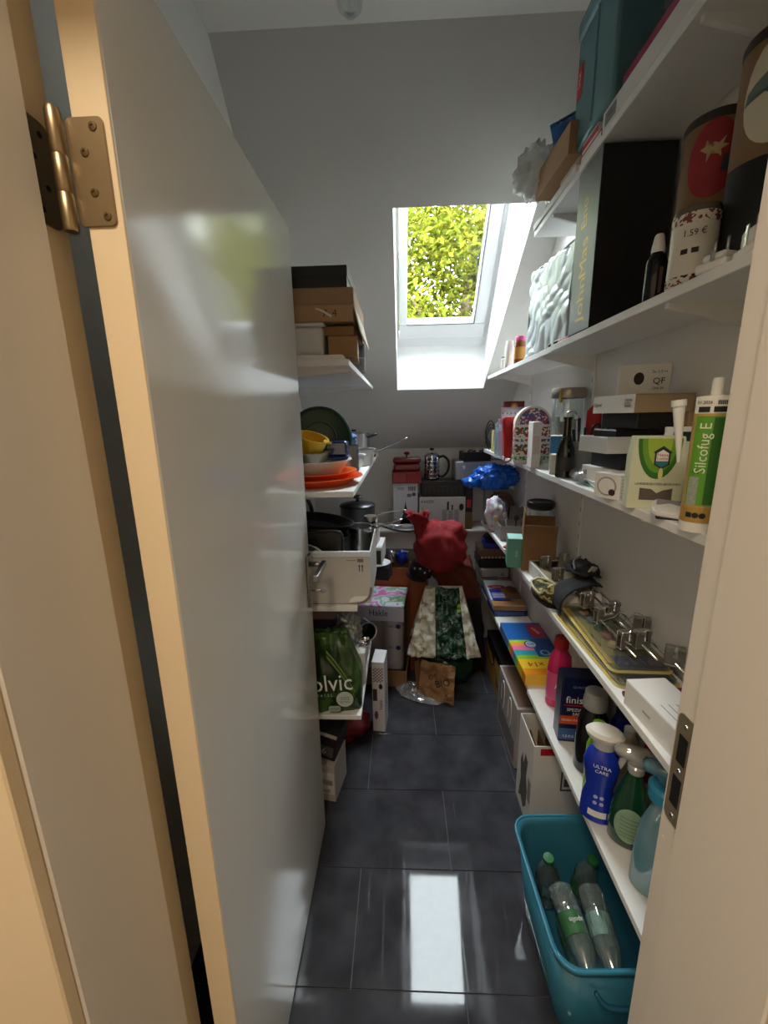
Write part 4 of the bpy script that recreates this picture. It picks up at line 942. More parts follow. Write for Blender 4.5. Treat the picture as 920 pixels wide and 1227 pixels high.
# cutlery holder
ch = openbox('cutlery_box', 'grey open box holding spoons and brushes, far fourth shelf', 'cutlery box', (.565, 2.06, Z4), (.15, .14, .075), cm((150, 144, 142), .6), 0, .004)
rr = random.Random(9)
def spoon(p, ln, m):
    tube(p, 'handle', m, [(0, 0, 0), (0, 0, ln * .7)], .0038, 7, 1); lathe(p, 'bowl', m, [(0, 0), (.009, .008), (.012, .02), (.009, .032), (0, .038)], (0, 0, ln * .7 - .004), seg=12, sy=.35)
for i, (nm, lab, col) in enumerate((('wooden_spoon', 'pale wooden spoon leaning left in the grey box', (190, 160, 120)), ('steel_spoon', 'steel spoon in the middle of the grey box', (170, 170, 170)), ('brown_spatula', 'dark brown spatula standing in the grey box', (60, 36, 30)),
        ('cooking_spoon', 'second dark spoon at right side of the grey box', (70, 44, 34)), ('plastic_spoon', 'pale blue plastic spoon in the grey box', (150, 160, 180)))):
    t = thing(nm, lab, 'utensil', (.515 + .025 * i, 2.02 + .02 * (i % 2), Z4 + .006), (R(-8 + 5 * (i % 3)), R(-22 + 12 * i), 0), 'utensils in the grey box'); spoon(t, .13 + .01 * (i % 2), cm(col, .5))
st = thing('turner', 'grey slotted turner rising behind the grey cutlery box', 'turner', (.600, 2.155, Z4), (R(-4), R(6), 0))
prism(st, 'blade', cm((120, 122, 124), .4), rrect(.075, .10, .012, (0, .09)), .003, (0, 0, 0), (R(90), 0, 0), .001); tube(st, 'handle', SILVER, [(.01, 0, .135), (.03, 0, .165), (.045, .01, .20)], .004, 8)
bx(st, 'foot', cm((120, 122, 124), .4), -.012, .012, -.003, .003, 0, .05, .001)
cl = thing('cloth_bag', 'white patterned cloth bag slumped at the shelf edge', 'cloth bag', (.505, 2.185, Z4), 0)
blob(cl, 'cloth', pattern('cloth_print', [(226, 226, 230), (226, 226, 230), (200, 204, 222), (214, 160, 180)], 'noise', 40, .9), (0, 0, .085), (.055, .05, .105), 21, .3, 2.2, flat=-.085, fold=.25)
br = thing('cork_ring', 'brown round woven trivet leaning behind the white cloth bag', 'trivet', (.548, 2.265, Z4), (R(-8), 0, R(-10)))
tube(br, 'ring', cm((96, 62, 44), .8, n=.3, sc=60), [(.062 * math.cos(a), 0, .105 + .075 * math.sin(a)) for a in [2 * PI * i / 16 for i in range(17)]], .018, 10, 2)
gc = carton('grey_file_box', 'grey upright file box below the blue plastic sack', 'file box', (.555, 2.36, Z4), (.155, .075, .200), cm((150, 152, 156), .5), 0)
panel(gc, (.155, .075, .2), '-y', .28, .05, .33, .95, cm((50, 52, 58), .5), 'dark_edge')
sack = thing('blue_sack', 'crumpled bright blue plastic sack lying over the grey file box', 'plastic sack', (.505, 2.33, Z4 + .203), R(6))
BLUEP = cm((22, 104, 214), .25, n=.15, sc=12, bump=1.0, bsc=28, coat=.3)
blob(sack, 'body', BLUEP, (.02, 0, .070), (.135, .085, .070), 31, .16, 2.6, flat=-.068, fold=.40, sub=5)
blob(sack, 'tied_neck', BLUEP, (-.120, -.02, .045), (.045, .04, .030), 33, .35, 3.2, fold=.4, sub=3)

# ------------------------------------------------------------------ lowest right shelf (z = Z5)
SZ = (.180, .41, .046)
wp = carton('wipes_pack', 'rainbow striped cleaning-cloth pack lettered x14', 'cloth pack', (.558, 1.625, Z5), SZ, cm((238, 196, 50), .4), 0, lid=None)
bands = (((238, 150, 30), 0, .10), ((246, 206, 40), .10, .26), ((150, 200, 50), .26, .33), ((40, 170, 190), .33, .42), ((240, 110, 160), .42, .50), ((250, 160, 60), .50, .56), ((170, 210, 60), .56, .62), ((30, 100, 180), .62, 1))
for i, (col, v0, v1) in enumerate(bands):
    panel(wp, SZ, '+z', 0.0, v0, .62 if i in (3, 4, 5, 6) else 1.0, v1, cm(col, .35), 'colour_stripe'); panel(wp, SZ, '-x', 1 - v1, .05, 1 - v0, .95, cm(col, .35), 'colour_stripe')
panel(wp, SZ, '+z', .5, .30, 1, .64, cm((22, 70, 140), .35), 'blue_field', off=.0007); panel(wp, SZ, '+z', .62, .68, .96, .95, cm((190, 24, 50), .35), 'red_field', off=.0007)
ftxt(wp, SZ, '+z', .79, .82, .026, 'vileda', WHITE, -70); panel(wp, SZ, '+z', .32, .46, .62, .60, DBLUE, 'round_badge', ROUND, off=.0011); panel(wp, SZ, '+z', .35, .47, .59, .59, cm((180, 200, 230), .4), 'badge_ring', ROUND, off=.0015)
ftxt(wp, SZ, '+z', .47, .53, .018, 'Soft', DBLUE, 0, off=.0021); panel(wp, SZ, '+z', .58, .32, .80, .42, cm((120, 200, 220), .4), 'ring_motif', ROUND, off=.0011); panel(wp, SZ, '+z', .62, .335, .76, .405, cm((22, 70, 140), .35), 'ring_motif', ROUND, off=.0015)
ftxt(wp, SZ, '+z', .34, .17, .044, 'x14', RED, 180); ftxt(wp, SZ, '+z', .68, .17, .036, 'x', RED, 180)
SZ = (.170, .33, .030)
bp = carton('cloth_carton', 'dark blue flat pack under the wood-print floor cloth pack', 'pack', (.556, 2.15, Z5), SZ, cm((24, 40, 96), .4), R(1), lid=None)
panel(bp, SZ, '-x', .05, .2, .5, .8, PAPER, 'white_print'); panel(bp, SZ, '-y', .1, .2, .9, .8, cm((60, 80, 150), .4))
SZ = (.168, .34, .028)
vp = carton('floor_cloth_pack', 'blue and white floor cloth pack with wood print and red logo', 'cloth pack', (.560, 2.16, Z5 + .0305), SZ, cm((206, 214, 224), .35), R(-2), lid=None)
panel(vp, SZ, '+z', .0, .0, .98, .2, cm((170, 120, 70), .5, n=.3, sc=6, stretch=(1, 20, 1)), 'wood_print'); panel(vp, SZ, '+z', .06, .16, .62, .62, cm((30, 60, 170), .35), 'blue_field'); panel(vp, SZ, '+z', .45, .22, .98, .70, cm((140, 100, 70), .5, n=.4, sc=14), 'wood_print', off=.0006)
panel(vp, SZ, '+z', .05, .62, .65, .78, RED, 'red_logo', ROUND, off=.0009); ftxt(vp, SZ, '+z', .35, .70, .022, 'vileda', WHITE, 0, off=.0014); panel(vp, SZ, '+z', .62, .45, .95, .75, cm((110, 66, 46), .6, n=.3), 'hand_print', ROUND, off=.001)
panel(vp, SZ, '-x', .0, .1, 1, .9, cm((190, 196, 206), .4)); panel(vp, SZ, '-y', 0, .1, 1, .9, cm((150, 110, 70), .5))
for i in range(4): panel(vp, SZ, '+z', .1, .28 + .05 * i, .5, .30 + .05 * i, WHITE, 'print_line', off=.0009)
# silver case and dark organiser beyond
sc_ = thing('silver_case', 'silver-grey plastic case at the end of the lowest shelf', 'case', (.553, 2.440, Z5))
bx(sc_, 'lower_shell', cm((150, 148, 146), .35, .2), -.085, .085, -.10, .10, 0, .065, .012, seg=3); bx(sc_, 'upper_shell', cm((170, 168, 166), .35, .2), -.085, .085, -.10, .10, .067, .125, .014, seg=3)
bx(sc_, 'latch', GREYP, -.015, .015, -.105, -.099, .05, .08, .003); prism(sc_, 'badge', cm((120, 120, 120), .3), rot_outline(14, .012, .012), .001, (.045, -.1002, .09), (R(90), 0, 0))
org = thing('bead_organiser', 'black and brown case with a row of pale studs', 'case', (.550, 2.445, Z5 + .1255))
bx(org, 'base', BLACK, -.088, .088, -.09, .09, 0, .055, .006); bx(org, 'lid', cm((110, 84, 60), .4, n=.3, sc=30), -.085, .085, -.088, .09, .056, .115, .010, rot=(0, 0, 0), seg=2)
for k in range(8): lathe(org, 'stud', cm(((206, 200, 180), (190, 170, 140), (220, 220, 210))[k % 3], .3), [(0, 0), (.007, 0), (.006, .003), (0, .004)], (-.074 + .021 * k, -.0885, .066), (R(90), 0, 0), 10)
bl_ = carton('blue_folder', 'royal blue folder on top of the studded case', 'folder', (.560, 2.45, Z5 + .2415), (.13, .15, .030), cm((40, 50, 170), .4), R(-6), lid=None)
tag(blob(None, 'black_sock', cm((16, 16, 18), .9, bump=.3), (.560, 2.45, Z5 + .298), (.06, .06, .024), 14, .3, 2.5, flat=-.024, sub=3), 'black crumpled cloth on top of the royal blue folder', 'cloth')
# cleaning bottles
def bottle(label, loc, prof, m, cap=None, capm=None, lab=None, labm=None, sx=1.0, sy=1.0, rz=0.0, name='cleaner_bottle'):
    t = thing(name, label, 'bottle', loc, rz)
    lathe(t, 'bottle', m, prof, seg=28, sx=sx, sy=sy)
    if cap: lathe(t, 'cap', capm, cap, seg=24)
    if lab: lathe(t, 'label', labm, lab, seg=28, sx=sx * 1.012, sy=sy * 1.03)
    return t
PK = cm((206, 40, 100), .25, n=.05, coat=.3)
b = bottle('bright pink detergent bottle with red cap behind the salt box', (.553, 1.322, Z5), [(0, .002), (.036, 0), (.041, .004), (.041, .145), (.036, .19), (.022, .212), (.020, .222), (0, .222)], PK, [(.021, .220), (.024, .222), (.024, .258), (.021, .262), (0, .262)], RED, [(.041, .03), (.041, .135)], cm((222, 90, 140), .35), sy=.75)
arc_patch(b, 'printed_swirl', WHITE, .0425, [(-.012, -.02), (-.004, .01), (.008, .022), (.012, .012), (.0, -.006)], math.atan2(-1.32, -.55), .10, .0)
wbm = bottle('white bottle with dark blue cap behind the salt box', (.603, 1.235, Z5), [(0, .002), (.032, 0), (.036, .004), (.036, .17), (.030, .205), (.016, .225), (.015, .232), (0, .232)], cm((226, 218, 206), .35), [(.017, .228), (.019, .230), (.019, .262), (0, .264)], DBLUE)
SZ = (.118, .062, .225)
fb = thing('salt_box', 'dark blue dishwasher salt pouch box lettered finish', 'salt box', (.552, 1.165, Z5), R(-6))
FIN = cm((20, 28, 66), .3, n=.06)
prism(fb, 'body', FIN, [(-.059, 0), (.059, 0), (.059, .205), (.056, .228), (-.056, .228), (-.059, .205)], .062, (0, .031, 0), (R(90), 0, 0), .003)
bx(fb, 'orange_band', cm((206, 76, 30), .4), -.0585, .010, -.0318, -.0308, .066, .096, 0); bx(fb, 'pale_band', cm((60, 90, 150), .4), -.0585, .0585, -.0318, -.0308, .010, .05, 0)
txt(fb, 'finish', WHITE, .034, (-.012, -.0322, .152), sx=.95); bx(fb, 'logo_bar', RED, -.050, .025, -.0320, -.0314, .131, .135, 0)
txt(fb, 'SPEZIAL', WHITE, .015, (-.014, -.0322, .118)); txt(fb, 'SALZ', WHITE, .015, (-.006, -.0322, .103)); txt(fb, 'QUANTUM', cm((120, 130, 170), .5), .011, (0, -.0322, .198)); txt(fb, 'GEGEN KALK', WHITE, .010, (-.024, -.0324, .081))
txt(fb, '1.2 KG', WHITE, .012, (-.03, -.0322, .022))
bottle('black detergent bottle with grey ribbed cap', (.545, 1.045, Z5), [(0, .002), (.037, 0), (.043, .004), (.044, .10), (.038, .165), (.028, .195), (.026, .205), (0, .205)], cm((16, 15, 16), .18, n=.1, coat=.4),
       [(.029, .200), (.032, .203), (.032, .226), (.029, .230), (.029, .248), (.026, .252), (0, .252)], cm((150, 150, 148), .35), rz=0)
bottle('dark blue bottle with flat cap in back row by wall', (.617, 1.03, Z5), [(0, .002), (.024, 0), (.028, .004), (.028, .16), (.018, .185), (0, .186)], cm((24, 36, 140), .3), [(.016, .184), (.018, .186), (.018, .208), (0, .210)], DBLUE)
bottle('lime green bottle squeezed behind the blue spray bottle', (.516, .955, Z5), [(0, .002), (.022, 0), (.026, .004), (.026, .15), (.016, .19), (.014, .2), (0, .2)], cm((140, 196, 40), .3), [(.014, .198), (.016, .2), (.016, .222), (0, .224)], cm((110, 170, 30), .3))
bt = thing('rinse_bottle', 'royal blue rinse-aid bottle with white flip cap', 'bottle', (.496, .889, Z5), R(-25))
RB = cm((22, 50, 170), .22, n=.06, coat=.3)
lathe(bt, 'bottle', RB, [(0, .002), (.034, 0), (.040, .005), (.038, .06), (.031, .095), (.038, .135), (.042, .165), (.034, .195), (.020, .208), (0, .209)], seg=28, sy=.7)
lathe(bt, 'cap', cm((226, 222, 212), .35), [(.021, .206), (.024, .209), (.026, .226), (.040, .238), (.044, .250), (.036, .258), (0, .260)], seg=24, sy=.7)
txt(bt, 'ULTRA', WHITE, .013, (0, -.0302, .172)); txt(bt, 'CARE', WHITE, .012, (0, -.0302, .158))
BPR = prof_r([(0, .002), (.034, 0), (.040, .005), (.038, .06), (.031, .095), (.038, .135), (.042, .165)])
for k in range(4): arc_patch(bt, 'printed_dot', cm((170, 180, 220), .4), BPR, rot_outline(10, .005, .005), -PI / 2 - .2 + .4 * (k % 2), .078 - .016 * (k // 2), .0006, .7)
arc_patch(bt, 'white_label', PAPER, BPR, [(-.022, -.009), (.022, -.009), (.022, .009), (-.022, .009)], -PI / 2, .030, .0006, .7)
gs = thing('spray_bottle', 'dark green spray bottle with pale oval label', 'spray bottle', (.540, .826, Z5), R(-28))
GRP = cm((14, 64, 40), .12, n=.15, coat=.4)
lathe(gs, 'bottle', GRP, [(0, .002), (.036, 0), (.042, .006), (.044, .05), (.040, .105), (.026, .16), (.016, .188), (.015, .205), (0, .205)], seg=28, sy=.7)
GPR = prof_r([(0, .002), (.036, 0), (.042, .006), (.044, .05), (.040, .105), (.026, .16), (.016, .188)])
arc_patch(gs, 'label', cm((140, 170, 140), .5, n=.1), GPR, rot_outline(24, .034, .046), -PI / 2, .068, .0008, .7)
for k in range(6): arc_patch(gs, 'label_line', cm((60, 100, 76), .5), GPR, [(-.02, -.0007), (.02, -.0007), (.02, .0007), (-.02, .0007)], -PI / 2, .038 + .010 * k, .0013, .7)
def trigger(t, z, m, s=1.0):
    lathe(t, 'collar', m, [(.017, z), (.018, z + .002), (.018, z + .016), (.014, z + .020), (0, z + .020)], seg=18)
    prism(t, 'spray_head', m, [(-.045, .036), (-.048, .052), (-.030, .060), (.018, .062), (.034, .050), (.036, .034), (.014, .016), (-.014, .016), (-.016, .030)], .026, (0, .013, z), (R(90), 0, 0), .004, True)
    prism(t, 'trigger', m, [(-.018, .034), (-.030, .034), (-.036, .010), (-.030, -.006), (-.024, .010)], .014, (0, .007, z), (R(90), 0, 0), .002)
trigger(gs, .200, clear((214, 214, 208), .6, .2))
bottle('amber brown bottle with red cap behind green spray bottle', (.609, .885, Z5), [(0, .002), (.023, 0), (.027, .004), (.027, .15), (.015, .19), (.013, .205), (0, .205)], cm((96, 62, 24), .2, n=.15, coat=.3), [(.014, .204), (.016, .206), (.016, .232), (0, .234)], RED, [(.027, .04), (.027, .13)], cm((170, 130, 60), .5))
bottle('cream bottle with flat lid behind the green spray bottle', (.590, .945, Z5), [(0, .002), (.020, 0), (.023, .004), (.023, .17), (.014, .195), (0, .196)], cm((206, 196, 150), .35), [(.013, .194), (.014, .196), (.014, .215), (0, .217)], WHITE)
cs = thing('clear_spray_bottle', 'pale blue translucent spray bottle nearest the door frame', 'spray bottle', (.540, .722, Z5), R(-28))
lathe(cs, 'bottle', clear((150, 200, 214), .45, .3, .08), [(0, .002), (.040, 0), (.044, .006), (.043, .10), (.036, .165), (.022, .212), (.017, .225), (.017, .240), (0, .240)], seg=28, sy=.75)
lathe(cs, 'inner_label', cm((206, 216, 220), .5), [(.040, .02), (.039, .10), (.033, .155)], seg=28, sy=.7)
lathe(cs, 'collar', cm((52, 140, 176), .35), [(.018, .232), (.032, .236), (.033, .262), (.026, .268), (0, .268)], seg=24)
prism(cs, 'spray_head', clear((110, 170, 190), .6, .2), [(-.045, .030), (-.048, .048), (-.030, .056), (.018, .058), (.034, .046), (.020, .008), (-.014, .008), (-.016, .026)], .026, (0, .013, .262), (R(90), 0, 0), .004, True)

# ------------------------------------------------------------------ on the floor under the right shelves
t = openbox('white_carton', 'open white carton with sketched print and red tag', 'carton', (.540, 1.295, 0), (.190, .165, .362), CARTW, 0, .004, ())
SZ = (.190, .165, .362)
SK = cm((96, 88, 90), .7, n=.5, sc=80)
panel(t, SZ, '-x', .2, .08, .75, .72, SK, 'printed_sketch', [(-1, -1), (-.4, -.8), (.3, -1), (.9, -.7), (1, -.1), (.6, .3), (.8, .9), (.2, 1), (-.2, .5), (-.5, .8), (-.9, .4), (-.6, -.2)])
panel(t, SZ, '-y', .12, .90, .42, .975, RED, 'red_tag'); panel(t, SZ, '-y', .52, .50, .74, .72, cm((90, 86, 84), .6), 'printed_frame'); panel(t, SZ, '-y', .55, .52, .71, .70, CARTW, 'printed_field', off=.0007); panel(t, SZ, '-y', .58, .55, .68, .64, SK, 'printed_item', off=.0010)
panel(t, SZ, '-x', .78, .30, .96, .55, cm((150, 140, 140), .6), 'printed_text')
for i in range(5): bx(t, 'divider', KRAFT2, -.06 + .03 * i, -.056 + .03 * i, -.07, .07, .004, .30, 0)
t = thing('grey_carton', 'grey printed carton with cut-out handles on the floor', 'carton', (.553, 1.645, 0), 0)
SZ = (.172, .315, .288)
bx(t, 'body', cm((168, 160, 156), .6, n=.06), -.086, .086, -.1575, .1575, 0, .288, .0015)
for y in (-.055, .065):
    pts = [(y, .12), (y - .02, .16), (y - .022, .23), (y - .008, .262), (y + .012, .258), (y + .026, .22), (y + .028, .15)]
    tube(t, 'printed_loop', WHITE, [(-.0865, a, b) for a, b in pts], .0022, 6, 4)
panel(t, SZ, '-x', .06, .06, .94, .4, cm((120, 112, 112), .6, n=.4, sc=40), 'printed_sketch'); panel(t, SZ, '-x', .05, .45, .3, .9, cm((140, 132, 132), .6, n=.4, sc=40), 'printed_sketch')
panel(t, SZ, '+z', .05, .05, .95, .95, cm((120, 96, 84), .6, n=.2), 'top_sheet')
t = thing('yellow_carton', 'mustard yellow carton with black zigzag on the floor', 'carton', (.570, 2.035, 0), 0)
SZ = (.14, .40, .235)
bx(t, 'body', cm((176, 134, 44), .55, n=.08), -.07, .07, -.20, .20, 0, .235, .0015); bx(t, 'lid', BLACK, -.0712, .0712, -.2012, .2012, .19, .237, .001)
panel(t, SZ, '-x', .0, .55, .5, .8, BLACK, 'black_wedge', [(-1, 1), (1, 1), (1, -1), (.2, .2), (-.6, .3)]); tube(t, 'black_line', INK, [(-.0706, .19, .13), (-.0706, .06, .10), (-.0706, .0, .14), (-.0706, -.12, .06), (-.0706, -.19, .08)], .003, 6, 3)
panel(t, SZ, '-x', .6, .2, .8, .35, cm((120, 84, 20), .5), 'printed_mark')
# blue tub with empty bottles
tub = thing('plastic_tub', 'turquoise plastic tub standing on the floor by the door frame', 'tub', (.470, .852, 0), R(2))
TUBM = clear((64, 142, 170), .72, .15, .12)
def tub_shell():
    bm = bmesh.new(); rings = []
    for w, d, z in ((.205, .285, .001), (.215, .295, .012), (.262, .345, .262), (.262, .345, .262), (.280, .363, .266), (.282, .365, .280), (.266, .349, .281), (.252, .336, .262), (.208, .288, .014), (.198, .278, .006)):
        rings.append([bm.verts.new((x, y, z)) for x, y in rrect(w, d, .05, k=5)])
    for a, b in zip(rings, rings[1:]):
        for i in range(len(a)): bm.faces.new((a[i], a[(i + 1) % len(a)], b[(i + 1) % len(a)], b[i]))
    bm.faces.new(rings[0]); bm.faces.new(rings[-1])
    return fin('shell', bm, TUBM, tub, True)
tub_shell()
tube(tub, 'rim', cm((56, 132, 160), .3), [(x, y, .281) for x, y in (rrect(.280, .363, .05, k=4) + [rrect(.280, .363, .05, k=4)[0]])], .004, 8, 1)
tube(tub, 'handle', cm((40, 96, 124), .35), [(-.06, -.184, .225), (-.04, -.195, .205), (0, -.198, .200), (.04, -.195, .205), (.06, -.184, .225)], .005, 8)
PET = clear((206, 220, 216), .14, .22, .08)
def pet(label, loc, rot, lc, seed):
    t = thing('pet_bottle', label, 'plastic bottle', loc, rot, 'empty plastic bottles in the tub')
    prof = [(0, .004), (.022, 0), (.032, .006), (.033, .05), (.030, .056), (.033, .062), (.033, .13), (.030, .15), (.016, .19), (.013, .198), (.013, .205)]
    o = lathe(t, 'bottle', PET, prof, seg=24)
    for v in o.data.vertices: v.co += Vector((noise.noise(v.co * 40 + Vector((seed, 0, 0))), noise.noise(v.co * 40 + Vector((0, seed, 0))), 0)) * .006
    lathe(t, 'cap', cm((40, 110, 60), .4), [(.0145, .198), (.015, .200), (.015, .214), (0, .215)], seg=16); lathe(t, 'label', lc, [(.0337, .068), (.0337, .118)], seg=24)
    t.scale = (.92, .92, .92)
    return t
LG = cm((60, 110, 66), .4, n=.3, sc=50); LW = cm((120, 150, 140), .4, n=.4, sc=60)
p = pet('crushed clear bottle with green label and cap at the tub front', (.418, .888, .212), (R(100), R(4), R(6)), LG, 1)
txt(p, 'apollo', WHITE, .016, (0, .0345, .092), tilt=Euler((R(-90), R(180), 0)).to_matrix())
pet('crushed clear bottle with pale label at the tub right side', (.500, .888, .210), (R(100), R(-4), R(-4)), LW, 2)
pet('empty clear bottle in the far left corner of the tub', (.420, .968, .050), (R(9), R(-4), 0), LW, 3)
pet('empty clear bottle in the far right corner of the tub', (.512, .966, .050), (R(9), R(5), 0), LG, 4)
pet('empty bottle lying on the bottom of the tub', (.462, .745, .070), (R(-88), R(0), R(5)), LG, 5)

# ------------------------------------------------------------------ top shelf on the left (z = K1)
tr = openbox('paper_tray', 'flat white tray under the boxes on top left shelf', 'tray', (-.300, 1.42, K1), (.26, .26, .016), PAPER, 0, .004)
cw = thing('white_container', 'white plastic container with rounded corners on the flat tray', 'container', (-.308, 1.385, K1 + .006))
bx(cw, 'body', cm((214, 214, 212), .4), -.075, .075, -.055, .075, 0, .098, .012, seg=3); bx(cw, 'lid', cm((224, 224, 222), .4), -.079, .079, -.059, .079, .098, .108, .005, seg=2)
SZ = (.09, .16, .062)
k1 = carton('small_kraft_box', 'small brown carton beside the white container', 'cardboard box', (-.182, 1.43, K1 + .002), SZ, KRAFT, R(4)); k1.location.z = K1 + .0165
k2 = carton('kraft_carton', 'brown carton on the small one, under the archive box', 'cardboard box', (-.186, 1.44, K1 + .079), (.10, .19, .026), KRAFT2, R(-3))
panel(k1, SZ, '+x', .1, .2, .6, .7, cm((210, 200, 180), .6), 'paper_label')
SZ = (.30, .34, .085)
ab = thing('archive_box', 'brown archive box with separate overhanging lid', 'archive box', (-.288, 1.49, K1 + .115))
AK = cm((176, 142, 106), .8, n=.1, sc=25)
bx(ab, 'body', AK, -.148, .148, -.165, .165, 0, .085, .002); bx(ab, 'lid', cm((160, 128, 96), .8, n=.1, sc=25), -.152, .152, -.170, .170, .045, .092, .003)
bx(ab, 'open_flap', cm((214, 204, 186), .8), .153, .157, -.15, .16, -.035, .085, .001, rot=(0, R(-14), 0)); txt(ab, 'A 4', cm((96, 70, 50), .8), .03, (.08, -.1655, .022)); tube(ab, 'paper_tie', PAPER, [(.04, -.168, .035), (.06, -.176, .026), (.085, -.172, .012)], .004, 6)
bb = carton('black_box', 'flat black lidded box on top of the archive box', 'box', (-.300, 1.45, K1 + .2075), (.29, .24, .058), BLACK, 0, lid='tuck')
bx(bb, 'lid', cm((26, 26, 28), .5), -.147, .147, -.122, .122, .030, .0605, .002)
for i, (y, z, m_, lab) in enumerate(((1.66, 0, cm((130, 128, 126), .6), 'grey round tin at the end of top left shelf'), (1.66, .052, cm((90, 88, 90), .5), 'dark grey tin stacked on the lighter grey tin'))):
    g = thing('round_tin', lab, 'tin', (-.180, y, K1 + z), 0, 'stacked grey tins'); lathe(g, 'body', m_, [(0, 0), (.046, 0), (.048, .003), (.048, .040), (0, .040)], seg=24); lathe(g, 'lid', m_, [(.049, .036), (.049, .050), (.046, .052), (0, .052)], seg=24)

# ------------------------------------------------------------------ bowls shelf on the left (z = K2)
def bowl(label, loc, r, h, m, rim=.006, base=.5, rot=0.0, t=.003, sx=1.0, name='bowl', group=None):
    o = thing(name, label, 'bowl', loc, rot, group)
    lathe(o, 'shell', m, [(0, .001), (r * base, 0), (r * (base + .05), .003), (r * .93, h * .75), (r, h), (r + rim, h), (r + rim, h + .003), (r - t, h + .002), (r * .90, h * .75), (r * base, .006), (0, .006)], seg=36, sx=sx)
    lathe(o, 'foot_ring', m, [(r * base * .9, 0), (r * base * .95, .0), (r * base * .95, .004), (r * base * .85, .004)], seg=36, sx=sx); return o
ORG = cm((232, 86, 26), .35, n=.05, coat=.2)
bowl('wide orange plastic bowl, bottom of the bowl stack', (-.305, 1.455, K2), .155, .026, ORG, .012, .75)
bowl('second orange plastic bowl nested in the bottom one', (-.310, 1.465, K2 + .012), .140, .030, cm((238, 104, 40), .35, n=.05), .012, .75)
bowl('wide white plastic bowl on the orange bowls', (-.318, 1.46, K2 + .024), .135, .058, cm((226, 220, 214), .4), .008, .65)
bowl('smoky glass bowl inside the white bowl', (-.345, 1.45, K2 + .034), .095, .075, clear((150, 140, 100), .4, .25), .003, .55)
yb = thing('yellow_colander', 'yellow plastic jug cup tilted in the glass bowl', 'cup', (-.318, 1.435, K2 + .112), (R(12), R(18), 0))
lathe(yb, 'cup', cm((226, 184, 50), .4), [(0, 0), (.042, 0), (.052, .052), (.057, .055), (.057, .058), (.050, .057), (.040, .004), (0, .004)], seg=28); prism(yb, 'spout', cm((226, 184, 50), .4), [(.040, -.014), (.068, 0), (.040, .014)], .006, (0, 0, .051))
gt = thing('green_lid', 'large dark green round plastic lid leaning upright', 'tray', (-.318, 1.645, K2 + .004), (R(-10), 0, R(12)))  # a big round lid stood on its edge
lathe(gt, 'disc', cm((24, 62, 42), .35, n=.05, coat=.2), [(0, .004), (.110, .004), (.118, .010), (.126, .006), (.130, -.004), (.126, -.006), (.118, -.002), (.05, -.003), (0, -.003)], (0, 0, .145), (R(90), 0, 0), 44)
lathe(gt, 'inner_ring', cm((34, 76, 54), .35), [(.060, .004), (.064, .007), (.068, .004)], (0, 0, .145), (R(90), 0, 0), 36)
bb_ = thing('blue_container', 'blue clear measuring cup with lid beside the white bowl', 'container', (-.225, 1.53, K2 + .090))
bx(bb_, 'body', clear((44, 66, 132), .5, .3), -.045, .030, -.03, .04, 0, .055, .010, seg=2); bx(bb_, 'lid', cm((30, 44, 110), .4), -.075, .035, -.035, .045, -.012, -.001, .003)
sb = thing('steel_bowl', 'small steel mixing beaker behind the blue container', 'beaker', (-.222, 1.70, K2)); lathe(sb, 'beaker', STEEL, [(0, .001), (.040, 0), (.047, .004), (.048, .115), (.052, .118), (.047, .117), (.044, .008), (0, .006)], seg=28)
bowl('white ribbed dish at the shelf edge behind orange bowl', (-.222, 1.845, K2), .062, .062, cm((224, 222, 216), .4), .005, .6)
bc = thing('storage_container', 'light blue ridged food box tilted on the steel beaker', 'food box', (-.232, 1.82, K2 + .068), (R(8), R(-12), R(15)))
LB = cm((120, 160, 224), .4, n=.06)
bx(bc, 'body', LB, -.045, .045, -.04, .04, 0, .070, .008, seg=2); bx(bc, 'lid', cm((96, 136, 206), .4), -.049, .049, -.044, .044, .070, .080, .004)
for k in range(5): bx(bc, 'ridge', cm((150, 184, 234), .4), -.046, .046, -.042, -.039, .008 + .012 * k, .013 + .012 * k, .001)
wp_ = thing('white_pan', 'white enamel saucepan with long steel handle', 'saucepan', (-.225, 2.02, K2))
lathe(wp_, 'pan', cm((222, 220, 216), .3), [(0, .001), (.078, 0), (.088, .005), (.098, .075), (.103, .078), (.096, .077), (.084, .008), (0, .006)], seg=32)
tube(wp_, 'handle', SILVER, [(.095, -.03, .066), (.15, -.05, .085), (.255, -.09, .132)], .006, 8, 4, .6)
pt = thing('steel_pot', 'steel pot with black side handles on the white pan', 'pot', (-.230, 2.05, K2 + .080)); lathe(pt, 'pot', SILVER, [(0, .001), (.070, 0), (.075, .004), (.076, .070), (.080, .073), (.074, .072), (.072, .008), (0, .006)], seg=32)
tube(pt, 'handle', BLACK, [(.072, -.02, .055), (.095, -.03, .062), (.11, -.02, .066), (.095, .01, .062), (.072, .01, .055)], .007, 8); tube(pt, 'handle', BLACK, [(-.072, -.02, .055), (-.10, -.02, .062), (-.10, .01, .062), (-.072, .01, .055)], .007, 8)
lathe(pt, 'lid', cm((40, 40, 42), .3, .4), [(0, .090), (.012, .090), (.012, .082), (.05, .078), (.079, .073)], seg=32)
wr = tag(blob(None, 'wire_whisk', SILVER, (-.19, 2.28, K2 + .0225), (.05, .06, .022), 17, .2, 3, flat=-.022, sub=3), 'steel baking mould at the far end of bowl shelf', 'mould')

